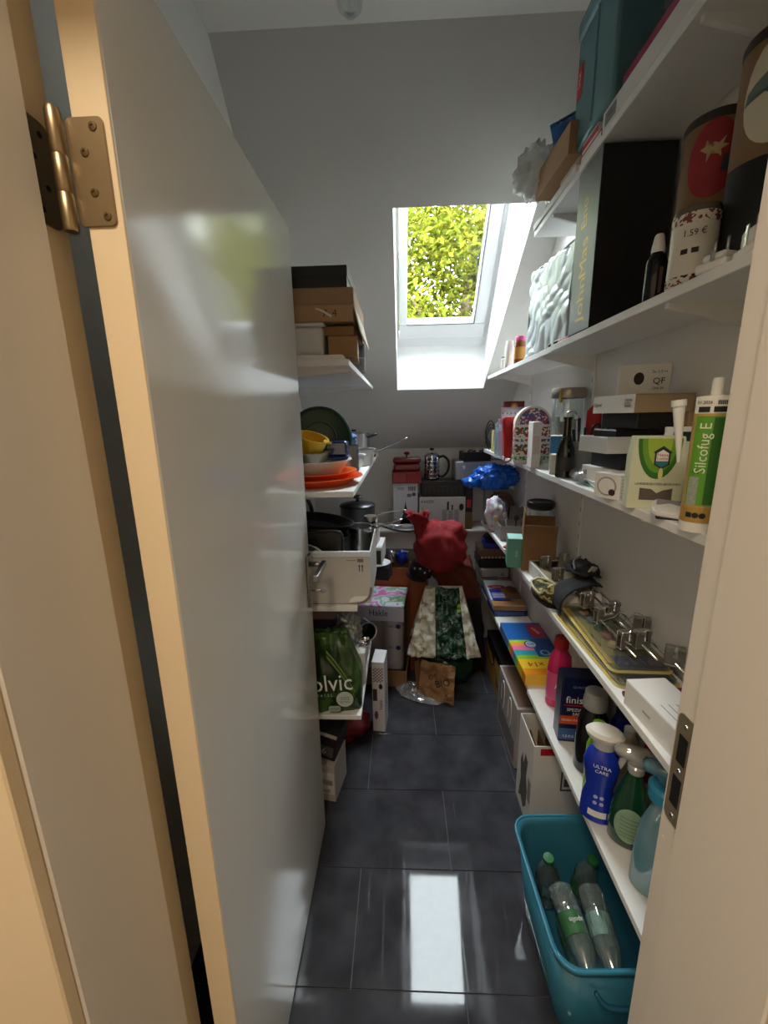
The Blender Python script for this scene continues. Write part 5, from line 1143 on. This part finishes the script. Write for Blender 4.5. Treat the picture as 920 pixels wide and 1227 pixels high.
# ------------------------------------------------------------------ pans shelf on the left (z = K3)
wbx = openbox('pan_box', 'big white open box of pans, printed with small arrows', 'box', (-.280, 1.455, K3), (.35, .32, .180), cm((196, 192, 186), .6, n=.04), 0, .004)
bx(wbx, 'folded_rim', cm((214, 222, 232), .6), -.176, .176, -.164, -.152, .165, .186, .003); tube(wbx, 'rolled_edge', cm((120, 118, 118), .5), [(-.05, -.163, -.002), (.08, -.164, -.003), (.14, -.164, .004), (.168, -.164, .026), (.176, -.162, .06)], .004, 7)
prism(wbx, 'torn_corner', PAPER, [(.10, .004), (.165, .012), (.17, .028), (.12, .026), (.105, .018)], .001, (0, -.1606, 0), (R(90), 0, 0))
for x in (.138, .148):
    tube(wbx, 'arrow', INK, [(x, -.1606, .115), (x, -.1606, .135)], .0014, 6, 1); prism(wbx, 'arrow_head', INK, [(x - .004, .132), (x + .004, .132), (x, .140)], .0006, (0, -.1604, 0), (R(90), 0, 0))
bx(wbx, 'printed_line', INK, .095, .128, -.1606, -.1600, .153, .1545, 0); bx(wbx, 'printed_square', cm((120, 110, 104), .6), .132, .152, -.1606, -.1600, .148, .160, 0)
PAN = cm((22, 22, 24), .32, n=.15, coat=.2)
def pan(label, loc, r, h, ang, m=PAN, hl=.19, hm=None, tilt=(0, 0), lift=.03, inner=None, name='frying_pan'):
    t = thing(name, label, 'pan', loc, (R(tilt[0]), R(tilt[1]), 0))
    lathe(t, 'pan', m, [(0, .001), (r * .78, 0), (r * .82, .003), (r, h), (r + .004, h + .001), (r - .004, h), (r * .78, .006), (0, .006)], seg=40)
    a = R(ang); c_, s_ = math.cos(a), math.sin(a)
    tube(t, 'handle', hm or BLACK, [(c_ * r * .95, s_ * r * .95, h * .75), (c_ * (r + .05), s_ * (r + .05), h + lift * .5), (c_ * (r + hl), s_ * (r + hl), h + lift)], .009, 8, 4, .6)
    return t
bt_ = thing('baking_tin', 'black rectangular baking tin standing in the white box', 'baking tin', (-.315, 1.342, K3 + .006), (R(-7), 0, 0))
prism(bt_, 'back', PAN, rrect(.23, .235, .025, (0, .118)), .006, (0, 0, 0), (R(90), 0, 0), .001)
tube(bt_, 'rim', cm((34, 34, 36), .3), [(x, -.012, z) for x, z in (rrect(.225, .230, .025, (0, .118)) + [rrect(.225, .230, .025, (0, .118))[0]])], .006, 8, 1)
lid = thing('glass_cover', 'round glass pot cover with steel rim in the white box', 'pot cover', (-.335, 1.308, K3 + .005), (R(-7), 0, 0)); tube(lid, 'rim', CHROME, [(.095 * math.cos(a), 0, .1 + .095 * math.sin(a)) for a in [2 * PI * i / 24 for i in range(25)]], .004, 8, 1); lathe(lid, 'glass', clear((60, 66, 66), .4, .3), [(0, .016), (.05, .013), (.094, .002), (.094, 0), (0, .0)], (0, .004, .1), (R(90), 0, 0), 32)
pan('deep black frying pan standing in the white box', (-.325, 1.475, K3 + .150), .124, .050, 100, tilt=(-6, 6))
pan('shallow black frying pan on top of the deep black one', (-.325, 1.515, K3 + .208), .140, .035, 110, tilt=(-4, 8))
sp1 = thing('saucepan', 'steel saucepan beside the black pans in the box', 'saucepan', (-.162, 1.56, K3 + .006)); lathe(sp1, 'pan', SILVER, [(0, .001), (.042, 0), (.046, .005), (.046, .195), (.049, .198), (.044, .197), (.042, .01), (0, .008)], seg=32)
tube(sp1, 'handle', SILVER, [(.042, -.008, .185), (.08, -.02, .200), (.165, -.05, .235)], .006, 8, 4, .5)
sv = pan('silver frying pan with long steel handle behind the box', (-.330, 1.765, K3 + .128), .130, .045, -15, cm((160, 158, 156), .22, 1.0), .20, SILVER, (-6, 10), .04)
dp = thing('stock_pot', 'dark grey stock pot behind the white box', 'pot', (-.375, 1.790, K3)); lathe(dp, 'pot', cm((52, 54, 56), .35, .4), [(0, .001), (.115, 0), (.122, .005), (.122, .122), (.126, .125), (.118, .124), (.116, .01), (0, .008)], seg=36)
tube(dp, 'handle', BLACK, [(.12, -.03, .10), (.145, -.02, .105), (.145, .02, .105), (.12, .03, .10)], .007, 8)
dl = thing('pot_lid', 'dark pot lid with black knob under the bowl shelf', 'lid', (-.215, 1.985, K3 + .196)); lathe(dl, 'lid', cm((44, 46, 50), .3, .3), [(0, .020), (.04, .017), (.085, .006), (.09, 0), (.09, -.003), (0, .012)], seg=32); lathe(dl, 'knob', BLACK, [(.008, .018), (.008, .032), (.022, .036), (.024, .042), (.018, .048), (0, .048)], seg=18)
dq = thing('casserole', 'grey casserole pot under the knobbed dark lid', 'pot', (-.215, 1.985, K3)); lathe(dq, 'pot', cm((84, 86, 90), .35, .3), [(0, .001), (.080, 0), (.086, .005), (.086, .192), (.089, .193), (.082, .192), (.080, .01), (0, .008)], seg=36)
tube(dq, 'handle', SILVER, [(.085, -.03, .15), (.14, -.05, .17), (.24, -.085, .19)], .005, 8, 4, .5)
ms = carton('mixer_carton', 'red and white small carton at the pan shelf edge', 'carton', (-.132, 1.735, K3 + .080), (.060, .075, .075), cm((206, 190, 188), .6), R(-8)); panel(ms, (.06, .075, .075), '-y', .05, .08, .95, .6, cm((150, 90, 96), .6)); panel(ms, (.06, .075, .075), '-y', .4, .65, .95, .95, cm((170, 40, 50), .6))
gr_ = thing('grinder', 'steel and black food grinder standing on the small carton', 'grinder', (-.135, 1.735, K3 + .1555)); lathe(gr_, 'base', cm((40, 40, 42), .3), [(0, 0), (.026, 0), (.026, .014), (.018, .02), (0, .02)], seg=20); lathe(gr_, 'top', STEEL, [(.014, .019), (.014, .03), (.028, .032), (.028, .046), (0, .048)], seg=20)
mb = carton('appliance_carton', 'white black-sided carton under the small red carton', 'carton', (-.155, 1.745, K3), (.15, .16, .0795), cm((206, 206, 204), .6), R(-4)); panel(mb, (.15, .16, .0795), '-y', .02, .08, .98, .85, BLACK); panel(mb, (.15, .16, .0795), '-y', .7, .45, .8, .65, LIME, 'logo', ROUND, off=.0008)

# ------------------------------------------------------------------ lowest left shelf and below
vg = thing('water_bag', 'dark green plastic bottle-multipack bag lettered Volvic', 'plastic bag', (-.268, 1.355, K4), R(3))
def vbag():
    bm = bmesh.new(); bmesh.ops.create_cube(bm, size=1); bmesh.ops.subdivide_edges(bm, edges=bm.edges[:], cuts=22, use_grid_fill=True)
    for v in bm.verts:
        x, y, z = v.co; zz = z + .5
        w = .25 * (1 - .32 * max(0, zz - .45) / .55 - .02); d = .145 * (1 - .75 * max(0, zz - .5) / .5)
        n_ = noise.noise(Vector((x * 5, y * 5, z * 4))) * .014 + abs(noise.noise(Vector((x * 9 + 4, y * 9, z * 3)))) * .012 * zz
        e = (1 - .25 * (abs(2 * x) ** 4 + abs(2 * y) ** 4) * .25)
        v.co = Vector((x * w * e - .02 * max(0, zz - .5), y * d * e + (-n_ if y < 0 else n_), zz * .275 + n_ * zz))
    return fin('bag', bm, pattern('volvic_print', [(30, 52, 24), (44, 74, 30), (66, 96, 40), (30, 52, 24)], 'noise', 7, .3, bump=.1), vg, True)
vbag()
txt(vg, 'Volvic', WHITE, .092, (-.008, -.100, .135), spin=3, sx=.85); prism(vg, 'round_badge', cm((196, 206, 196), .4), rot_outline(24, .030, .030), .0012, (.058, -.094, .070), (R(90), 0, 0)); txt(vg, 'CO2', cm((80, 110, 100), .5), .016, (.058, -.0965, .074)); txt(vg, 'NEUTRAL', cm((80, 110, 100), .5), .009, (.058, -.0965, .060))
txt(vg, '6 x 1.5 L', cm((196, 206, 190), .5), .016, (-.012, -.092, .085)); prism(vg, 'white_label', cm((170, 190, 160), .5), rrect(.042, .022, .008, (.02, .028)), .001, (0, -.088, 0), (R(90), 0, 0)); txt(vg, 'GOLD', cm((40, 70, 40), .5), .012, (.02, -.0895, .028))
for k in range(2): surf(vg, 'green_swoosh', cm((110, 140, 70), .4), lambda u, v, k=k: (.0 + .10 * u, -.088 + .02 * u * u, .26 - .13 * u - .06 * u * u - .012 * v - .02 * k), 12, 2, .001)
cpk = tag(blob(None, 'film_wrap', clear((220, 226, 224), .3, .4, .1), (-.215, 1.47, K4 + .225), (.055, .045, .085), 41, .35, 2.6, fold=.4), 'crumpled clear film wrap above the green bag', 'plastic film')
pw_ = carton('wrap_pack', 'dark purple packet pushed in behind the green bag', 'packet', (-.340, 1.56, K4), (.22, .14, .36), cm((60, 44, 84), .4, n=.3, sc=14), 0, lid=None); panel(pw_, (.22, .14, .36), '-y', .3, .72, .98, .95, cm((150, 130, 130), .5, n=.3))
sc2 = thing('steel_mug', 'steel mug lying on its side behind green bag', 'mug', (-.170, 1.66, K4 + .126), (R(80), 0, R(25))); lathe(sc2, 'mug', SILVER, [(0, -.05), (.038, -.05), (.040, -.045), (.040, .045), (.043, .048), (.037, .047), (.036, -.04), (0, -.042)], seg=28); lathe(sc2, 'inside', cm((40, 38, 36), .4), [(.0365, .03), (.0355, -.038), (0, -.040)], seg=24)
wbk = carton('white_pack', 'plain white pack under the steel mug, low left shelf', 'packet', (-.190, 1.66, K4), (.075, .16, .080), PAPER, R(-4), lid=None)
ml = thing('measuring_spoon', 'steel measuring cup with handle at the low shelf edge', 'spoon', (-.1475, 1.52, K4 + .136), (0, R(-18), R(30))); lathe(ml, 'bowl', CHROME, [(0, 0), (.014, 0), (.020, .018), (.022, .019), (.013, .003), (0, .003)], seg=20); tube(ml, 'handle', CHROME, [(-.018, 0, .018), (-.05, 0, .022), (-.075, 0, .018)], .003, 7)
sbx = carton('tissue_box', 'white paper box under the steel measuring cup', 'box', (-.182, 1.50, K4), (.062, .10, .135), PAPER, R(3), lid=None)
tpx = carton('tissue_pack', 'white tissue pack with purple print leaning at the shelf', 'tissue pack', (-.110, 1.745, 0), (.058, .11, .37), cm((222, 218, 222), .4), R(-6), lid=None)
SZ = (.058, .11, .37)
panel(tpx, SZ, '-y', .1, .72, .9, .92, pattern('check', [(110, 80, 100), (222, 218, 222)], 'checker', 130), 'checked_print'); panel(tpx, SZ, '-y', .15, .18, .45, .30, cm((120, 60, 110), .5), 'flower_print', ROUND); panel(tpx, SZ, '-y', .55, .62, .85, .70, DBLUE, 'logo', ROUND); ftxt(tpx, SZ, '-y', .7, .40, .022, 'Hakle', DBLUE, 90); panel(tpx, SZ, '-y', .05, .45, .4, .62, cm((60, 54, 60), .5), 'photo_print'); ftxt(tpx, SZ, '+x', .5, .45, .05, 'Hakle', DBLUE, 90)
SZ = (.20, .14, .165)
ub = carton('white_floor_carton', 'white carton with dark stripe on the floor behind door', 'carton', (-.352, 1.40, 0), SZ, cm((190, 184, 178), .6), R(-10)); panel(ub, SZ, '-y', .5, .2, .98, .8, cm((222, 220, 214), .6)); panel(ub, SZ, '-y', .6, .45, .95, .6, BLACK); ftxt(ub, SZ, '-y', .78, .3, .03, 'Gut', INK)
SZ = (.20, .14, .12)
uc = carton('dark_carton', 'dark printed carton stacked on the white floor carton', 'carton', (-.350, 1.42, .1660), SZ, cm((40, 34, 34), .5), (R(0), R(10), R(-12))); uc.location.z = .188; panel(uc, SZ, '-y', .1, .12, .95, .5, cm((96, 86, 80), .5)); ftxt(uc, SZ, '-y', .72, .3, .04, '66', cm((190, 186, 180), .5)); panel(uc, SZ, '-y', .1, .85, .98, .98, cm((190, 184, 176), .5))
tag(blob(None, 'red_bag', cm((120, 22, 26), .6, bump=.3), (-.265, 1.68, .0635), (.10, .10, .065), 52, .25, 2, flat=-.0625), 'dark red cloth bag on the floor under lowest left shelf', 'bag')
# toilet paper pack
tpk = thing('toilet_paper_pack', 'plastic-wrapped pack of toilet rolls with pink printed film', 'toilet paper', (-.105, 2.16, .10), R(-6))
ROLLM = cm((206, 198, 192), .7, n=.03)
for i in range(2):
    for k in range(3):
        lathe(tpk, 'roll', ROLLM, [(.018, 0), (.056, 0), (.059, .006), (.059, .118), (.056, .124), (.018, .124)], (-.062 + .122 * i, -.065, .005 + .126 * k), (0, 0, 0), 24)
        r_ = lathe(tpk, 'roll', ROLLM, [(.018, 0), (.056, 0), (.059, .006), (.059, .118), (.056, .124), (.018, .124)], (-.062 + .122 * i, .058, .005 + .126 * k), (0, 0, 0), 24)
bx(tpk, 'film', clear((240, 236, 238), .10, .25, .12), -.125, .125, -.129, .122, .001, .385, .02, seg=3)
FP = pattern('film_print', [(226, 226, 240), (226, 120, 190), (214, 222, 240), (150, 190, 150), (226, 226, 240)], 'noise', 9, .3)
bx(tpk, 'printed_film', FP, -.127, .127, -.131, .124, .375, .392, .006); bx(tpk, 'printed_film', cm((206, 206, 226), .35), -.126, .126, -.1325, -.128, .300, .38, .002)
txt(tpk, 'Hakle', DBLUE, .05, (-.01, -.133, .345), sx=.9)
for k in range(2): prism(tpk, 'printed_badge', DBLUE, rot_outline(14, .013, .013, (.095, .145 + .126 * k)), .0008, (0, -.1298, 0), (R(90), 0, 0)); txt(tpk, '3x', cm((90, 90, 110), .5), .022, (.055, -.1302, .145 + .126 * k))
obx = openbox('orange_carton', 'brown cardboard box behind the toilet paper pack', 'cardboard box', (-.090, 2.365, 0), (.28, .13, .60), cm((150, 96, 52), .8, n=.1), R(-4), .004)
bx(obx, 'orange_side', cm((176, 84, 40), .6), -.06, .138, -.0665, -.0652, .33, .59, 0); bx(obx, 'brown_panel', cm((160, 112, 60), .7), .02, .139, -.0672, -.0666, .08, .36, 0)
kb = openbox('base_carton', 'low brown cardboard box under the toilet paper pack', 'cardboard box', (-.100, 2.165, 0), (.27, .26, .10), KRAFT2, R(-6), .004); 
bg = tag(blob(None, 'blue_pouch', cm((24, 46, 150), .4, bump=.4, bsc=20), (.078, 2.245, .60), (.035, .03, .050), 61, .3, 3, sub=3, fold=.3), 'small dark blue foil pouch by the brown cardboard box', 'pouch')
bg.location = (.0, 2.345, .648)
ppl = thing('plate', 'oval white plate with blue pattern on the clutter pile', 'plate', (-.118, 1.99, .735), R(-10)); lathe(ppl, 'plate', cm((224, 226, 228), .25), [(0, .004), (.04, .003), (.058, .012), (.060, .013), (.042, .0), (0, 0)], seg=32); prism(ppl, 'blue_motif', cm((90, 120, 170), .4), rot_outline(16, .022, .014), .0006, (0, 0, .0045))
blx = carton('biscuit_carton', 'dark patterned carton under the white oval plate', 'carton', (-.108, 2.0, .665), (.10, .10, .068), cm((54, 44, 52), .5, n=.4, sc=30), R(-10))
stw = openbox('pile_carton', 'tall plain cardboard carton in the corner pile', 'cardboard box', (-.02, 2.492, 0), (.24, .10, .64), cm((130, 110, 96), .8), 0, .004)
hat = thing('star_hat', 'dark purple cap with white stars on the clutter pile', 'cap', (.036, 2.13, .588), (R(0), R(16), R(-20)))
lathe(hat, 'crown', cm((36, 26, 36), .8), [(.068, .004), (.070, .03), (.064, .07), (.045, .095), (0, .105)], seg=28); prism(hat, 'peak', cm((30, 22, 30), .8), rot_outline(18, .062, .07, (.0, -.05), PI, 2 * PI), .004, (0, 0, .004))
for i, (a, z) in enumerate(((-1.9, .05), (-1.45, .062), (-1.0, .045), (-.6, .06))):
    s_ = prism(hat, 'star', WHITE, [((.009 if q % 2 == 0 else .004) * math.cos(q * PI / 5), (.009 if q % 2 == 0 else .004) * math.sin(q * PI / 5)) for q in range(10)], .001); s_.location = (.069 * math.cos(a), .069 * math.sin(a), z); s_.rotation_euler = (R(80), 0, a + R(90))
hbx = carton('hat_carton', 'orange-brown carton under the starry purple cap', 'carton', (.035, 2.145, 0), (.09, .14, .5875), cm((150, 78, 40), .6, n=.1), R(-8)); hbx.location = (.100, 2.255, 0)
hat.location = (.100, 2.235, .5885)
fw = thing('foil_twist', 'silver foil twist with wire beside the starry cap', 'foil', (-.06, 2.345, .602)); blob(fw, 'foil', cm((190, 190, 190), .2, .9, bump=.5, bsc=50), (0, 0, .05), (.032, .03, .046), 71, .4, 4, fold=.5, sub=3); tube(fw, 'wire', SILVER, [(.02, 0, .06), (.06, -.01, .085), (.10, -.02, .09)], .0025, 6)
# red drawstring bag on an upright orange and black garment bag
tall = thing('trolley_bag', 'upright shopping trolley bag, rust red above black', 'trolley bag', (.332, 2.270, 0), (R(0), R(0), R(-8)))
def trolley():
    def mk(nm, m_, z0, z1, xo0, xo1, w0, w1, d):
        bm = bmesh.new(); bmesh.ops.create_cube(bm, size=1); bmesh.ops.subdivide_edges(bm, edges=bm.edges[:], cuts=12, use_grid_fill=True)
        for v in bm.verts:
            t_ = v.co.z + .5; w = w0 + (w1 - w0) * t_; xo = xo0 + (xo1 - xo0) * t_
            n_ = noise.noise(Vector((v.co.x * 4, v.co.y * 4, t_ * 5 + z0 * 7))) * .014
            v.co = Vector((v.co.x * w + xo + n_, v.co.y * d + n_, z0 + (z1 - z0) * t_))
        return fin(nm, bm, m_, tall, True)
    mk('lower_bag', cm((16, 15, 17), .85, bump=.2), 0.02, .46, .095, .02, .13, .20, .18)
    mk('upper_bag', cm((104, 40, 22), .8, bump=.2), .46, .66, .02, -.06, .20, .24, .18)
    tube(tall, 'strap', BLACK, [(.04, -.09, .44), (.0, -.11, .25), (-.03, -.12, .05), (-.07, -.15, .006), (-.02, -.17, .006), (.05, -.13, .02)], .008, 8)
    for s in (-1, 1): lathe(tall, 'wheel', BLACK, [(0, -.008), (.03, -.008), (.034, 0), (.03, .008), (0, .008)], (.09 + s * .055, .06, .034), (0, R(90), 0), 18)
trolley()
rbg = thing('drawstring_bag', 'large dark red drawstring cloth bag on the pile', 'cloth bag', (.200, 2.16, .655), R(-5))
REDC = cm((140, 18, 26), .75, n=.12, sc=8, bump=.35, bsc=14)
blob(rbg, 'bag', REDC, (.010, 0, .125), (.145, .12, .145), 81, .22, 1.8, flat=-.12, fold=.20)
def neck(u, v):
    a = 2 * PI * u; r = .050 - .018 * math.sin(PI * v) + .012 * math.sin(7 * a) * v + .01 * v
    return (-.082 + r * math.cos(a) - .035 * v, r * math.sin(a), .195 + .11 * v + .012 * math.sin(3 * a) * v)
surf(rbg, 'gathered_neck', REDC, neck, 40, 8, .002); tube(rbg, 'cord', BLACK, [(-.13, -.03, .215), (-.17, -.03, .21), (-.24, -.02, .215), (-.32, .0, .235)], .006, 7)
# striped carrier bag, paper bag and film on the floor
sbg = thing('carrier_bag', 'white carrier bag with crinkled dark green centre stripe', 'carrier bag', (.225, 2.045, .232), R(-2))
DG = pattern('green_crinkle', [(16, 44, 36), (24, 60, 48), (34, 72, 58), (96, 128, 112), (20, 52, 42)], 'noise', 30, .25, bump=.6)
WB = pattern('white_crinkle', [(170, 160, 130), (214, 212, 196), (224, 224, 214), (206, 204, 190)], 'noise', 22, .45, bump=.4)
def bagface(x0, x1, s):
    def f(u, v):
        b0, b1, t0, t1 = x0[0], x1[0], x0[1], x1[1]
        x = (b0 + (b1 - b0) * u) * (1 - v) + (t0 + (t1 - t0) * u) * v; y = -.085 + .14 * v ** 1.2 + .020 * noise.noise(Vector((x * 22, v * 7, 2))) + .014 * noise.noise(Vector((x * 48, v * 17, 5))) - .02 * math.cos(x * 9)
        return (x, y, .335 * v + .018 * noise.noise(Vector((x * 16, v * 5, 9))) * (1 if v > .05 else .6))
    return f
surf(sbg, 'white_side', WB, bagface((-.20, -.105), (-.050, -.05), 0), 20, 32, .002); surf(sbg, 'green_stripe', DG, bagface((-.050, -.05), (.112, .075), 0), 22, 32, .002); surf(sbg, 'white_side', WB, bagface((.112, .075), (.188, .09), 0), 12, 20, .002)
surf(sbg, 'back_side', WB, lambda u, v: ((u - .5) * .38 * (1 - .48 * v), .115 - .05 * v, .335 * v), 10, 10, .002)
bx(sbg, 'lime_patch', LIME, .065, .085, -.005, .003, .20, .26, .002, rot=(-.5, 0, 0)); bx(sbg, 'filling', cm((130, 96, 60), .8), -.10, .10, .035, .09, .01, .20, .02, seg=2)
gls = thing('green_sack', 'dark green plastic sack beneath the striped carrier bag', 'plastic sack', (.235, 2.065, 0)); GS = cm((16, 52, 30), .3, n=.3, bump=.5, bsc=25)
blob(gls, 'body', GS, (0, .0, .105), (.150, .075, .112), 91, .16, 2.2, flat=-.104, fold=.2)
pbg = thing('paper_carrier', 'crumpled brown paper bag with dark print on the floor', 'paper bag', (.205, 1.995, 0), R(-22))
def pbf(u, v):
    x = (u - .5) * (.20 - .02 * v); return (x, -.05 + .03 * noise.noise(Vector((u * 4, v * 4, 3))) - .05 * (1 - v), .010 + .19 * v + .012 * noise.noise(Vector((u * 6, v * 6, 5))))
surf(pbg, 'front', cm((150, 112, 76), .8, n=.15, bump=.4, bsc=25), pbf, 14, 14, .002, False); surf(pbg, 'side', cm((140, 104, 70), .8, n=.15, bump=.4), lambda u, v: (-.10 - .03 * v + .02 * u, -.095 + .16 * u + .04 * v, .008 + .17 * v), 10, 10, .002, False)
for i, (x, z, s) in enumerate(((-.02, .13, .04), (.035, .11, .05), (.06, .06, .03))): txt(pbg, ('OS', 'BIO', 'le')[i], cm((50, 36, 28), .8), s, (x, -.098 + .26 * (z - .06), z), tilt=Euler((R(72), 0, 0)).to_matrix(), spin=20)
cf = thing('clear_film', 'flat crumpled clear plastic film lying on the tiles', 'plastic film', (.105, 1.975, 0), R(-20))
def cff(u, v):
    a = 2 * PI * u; r = v * (1 + .18 * noise.noise(Vector((math.cos(a) * 2, math.sin(a) * 2, 4))))
    x, y = .155 * r * math.cos(a), .085 * r * math.sin(a)
    return (x, y, .004 + .045 * (1 - v * v) * (.6 + .8 * noise.noise(Vector((x * 18, y * 18, 1)))) + .012 * abs(noise.noise(Vector((x * 50, y * 50, 7)))))
surf(cf, 'film', clear((206, 212, 216), .34, .5, .12), cff, 48, 14, .0008, False)

# ------------------------------------------------------------------ on the ledge at the back (z = .76)
ZL = .7615
SZ = (.155, .15, .298)
tx = carton('tree_carton', 'white carton printed with a dark green Christmas tree', 'carton', (.026, 2.645, ZL), SZ, cm((206, 206, 212), .6), 0)
panel(tx, SZ, '-y', .03, .0, .97, .22, cm((150, 150, 170), .6, n=.3, sc=20), 'printed_snow'); panel(tx, SZ, '-y', .22, .10, .78, .62, cm((34, 50, 56), .6, n=.3, sc=30), 'printed_tree', [(-.9, -1), (.9, -1), (.5, -.5), (.62, -.5), (.3, 0), (.42, 0), (.12, .55), (0, 1), (-.12, .55), (-.42, 0), (-.3, 0), (-.62, -.5), (-.5, -.5)])
panel(tx, SZ, '-y', .2, .05, .8, .12, WHITE, 'printed_base', ROUND, off=.0006); ftxt(tx, SZ, '-y', .3, .88, .022, 'TREE', INK); panel(tx, SZ, '-y', .55, .70, .75, .78, cm((120, 110, 120), .5), 'printed_toy', ROUND); panel(tx, SZ, '-y', .76, .72, .92, .80, cm((90, 80, 90), .5), 'printed_toy', ROUND)
for k in range(4): panel(tx, SZ, '-y', .62 + .08 * k, .84, .66 + .08 * k, .93, INK, 'printed_figure')
SZ = (.182, .16, .070)
rc = carton('red_carton', 'dark red carton under the red casserole dish', 'carton', (.034, 2.642, ZL + .2985), SZ, cm((116, 20, 30), .45, n=.15), 0); panel(rc, SZ, '-y', .04, .1, .48, .9, cm((150, 60, 60), .5, n=.3), 'printed_photo'); panel(rc, SZ, '-y', .53, .1, .97, .9, cm((140, 40, 44), .5, n=.3), 'printed_photo')
rd = thing('casserole_dish', 'dark red enamel casserole dish with knobbed lid', 'casserole', (.036, 2.642, ZL + .369))
CR = cm((112, 14, 26), .2, n=.06, coat=.4)
bx(rd, 'dish', CR, -.084, .084, -.055, .055, 0, .048, .016, seg=3); bx(rd, 'lid', CR, -.088, .088, -.059, .059, .049, .088, .030, seg=4); lathe(rd, 'knob', CR, [(.006, .086), (.006, .098), (.018, .106), (.018, .114), (.010, .120), (0, .121)], seg=18)
SZ = (.292, .15, .208)
kx = carton('knife_set_carton', 'white carton printed with a knife block set', 'carton', (.258, 2.640, ZL), SZ, cm((206, 204, 202), .6), 0)
ftxt(kx, SZ, '-y', .18, .86, .026, 'KAISER', INK); panel(kx, SZ, '-y', .04, .58, .10, .70, cm((190, 180, 130), .5), 'printed_seal', ROUND); panel(kx, SZ, '-y', .15, .06, .62, .20, cm((90, 90, 96), .6), 'printed_board', [(-.6, -1), (1, -.3), (.5, 1), (-1, .2)])
for k in range(3): panel(kx, SZ, '-y', .50 + .13 * k, .24, .60 + .13 * k, .62 - .04 * (k % 2), cm((170, 168, 170), .5), 'printed_block')
panel(kx, SZ, '-y', .60, .60, .64, .86, BLACK, 'printed_knife'); panel(kx, SZ, '-y', .86, .58, .96, .80, BLACK, 'printed_whisk', ROUND); panel(kx, SZ, '-y', .70, .60, .73, .76, INK, 'printed_knife')
bkx = carton('black_carton', 'low black carton on the knife set carton', 'carton', (.262, 2.645, ZL + .2085), (.27, .14, .100), cm((22, 22, 24), .4), 0, lid='tuck'); panel(bkx, (.27, .14, .1), '-y', .03, .06, .97, .94, cm((30, 30, 32), .4), 'printed_panel')
for k in range(9): bx(bkx, 'vent_slot', cm((48, 48, 50), .5), -.12 + .028 * k, -.104 + .028 * k, -.0712, -.0704, .03, .07, 0)
fpz = ZL + .309
fp = thing('coffee_press', 'steel ribbed coffee press with big black loop handle', 'coffee press', (.195, 2.640, fpz))
lathe(fp, 'body', clear((60, 60, 60), .5, .4, .08), [(0, .004), (.042, .004), (.044, .008), (.044, .150), (.040, .150), (.040, .01), (0, .008)], seg=28)
for k in range(6):
    lathe(fp, 'ring', CHROME, [(.044, .010 + .026 * k), (.047, .012 + .026 * k), (.047, .020 + .026 * k), (.044, .022 + .026 * k)], seg=28)
for k in range(8): tube(fp, 'bar', CHROME, [(.046 * math.cos(k * PI / 4), .046 * math.sin(k * PI / 4), .004), (.046 * math.cos(k * PI / 4), .046 * math.sin(k * PI / 4), .152)], .003, 6, 1)
lathe(fp, 'lid', CHROME, [(.048, .150), (.048, .158), (.03, .170), (0, .172)], seg=28); tube(fp, 'plunger', CHROME, [(0, 0, .17), (0, 0, .188)], .003, 8, 1); lathe(fp, 'plunger_knob', BLACK, [(.006, .186), (.014, .190), (.014, .200), (0, .203)], seg=16)
tube(fp, 'handle', BLACK, [(.046, 0, .142), (.075, 0, .148), (.105, 0, .115), (.103, 0, .06), (.075, 0, .022), (.046, 0, .022)], .008, 10)
pr = thing('fridge_box', 'silver-grey appliance in the corner behind the blue sack', 'appliance', (.500, 2.655, ZL))
bx(pr, 'body', cm((146, 148, 152), .35, .4, n=.04), -.168, .145, -.085, .09, .3105, .432, .010, seg=2); bx(pr, 'door', cm((160, 162, 166), .3, .4, n=.04), -.162, .140, -.092, -.086, .318, .424, .004); bx(pr, 'badge', PAPER, -.12, -.105, -.0932, -.092, .385, .405, 0)
tpb = openbox('cable_tray', 'black tray of odds and ends on the silver appliance', 'tray', (.462, 2.63, ZL + .432), (.17, .13, .055), BLACK, R(4), .004)
for i in range(4): tag(blob(None, 'odd_part', cm(((160, 150, 140), (90, 86, 84), (190, 186, 180), (60, 58, 60))[i], .6), (.405 + .037 * i, 2.63 + .012 * (i % 2), ZL + .432 + .036), (.017, .02, .032), 100 + i, .25, 3, sub=2), ('beige', 'dark grey', 'whitish', 'charcoal')[i] + ' small part lying in the black tray', 'small part', 'odds and ends in the black tray')
dbk = carton('wine_carton', 'tall black carton with red mark beside knife set carton', 'carton', (.437, 2.535, ZL), (.045, .06, .309), cm((20, 18, 26), .45), 0, lid='tuck'); dbk.location = (.424, 2.5945, ZL + .0); panel(dbk, (.045, .06, .28), '-y', .2, .5, .8, .68, cm((190, 40, 40), .5), 'red_mark'); panel(dbk, (.045, .06, .28), '-y', .0, .02, 1, .4, cm((110, 84, 40), .5, n=.4, sc=40), 'printed_photo')
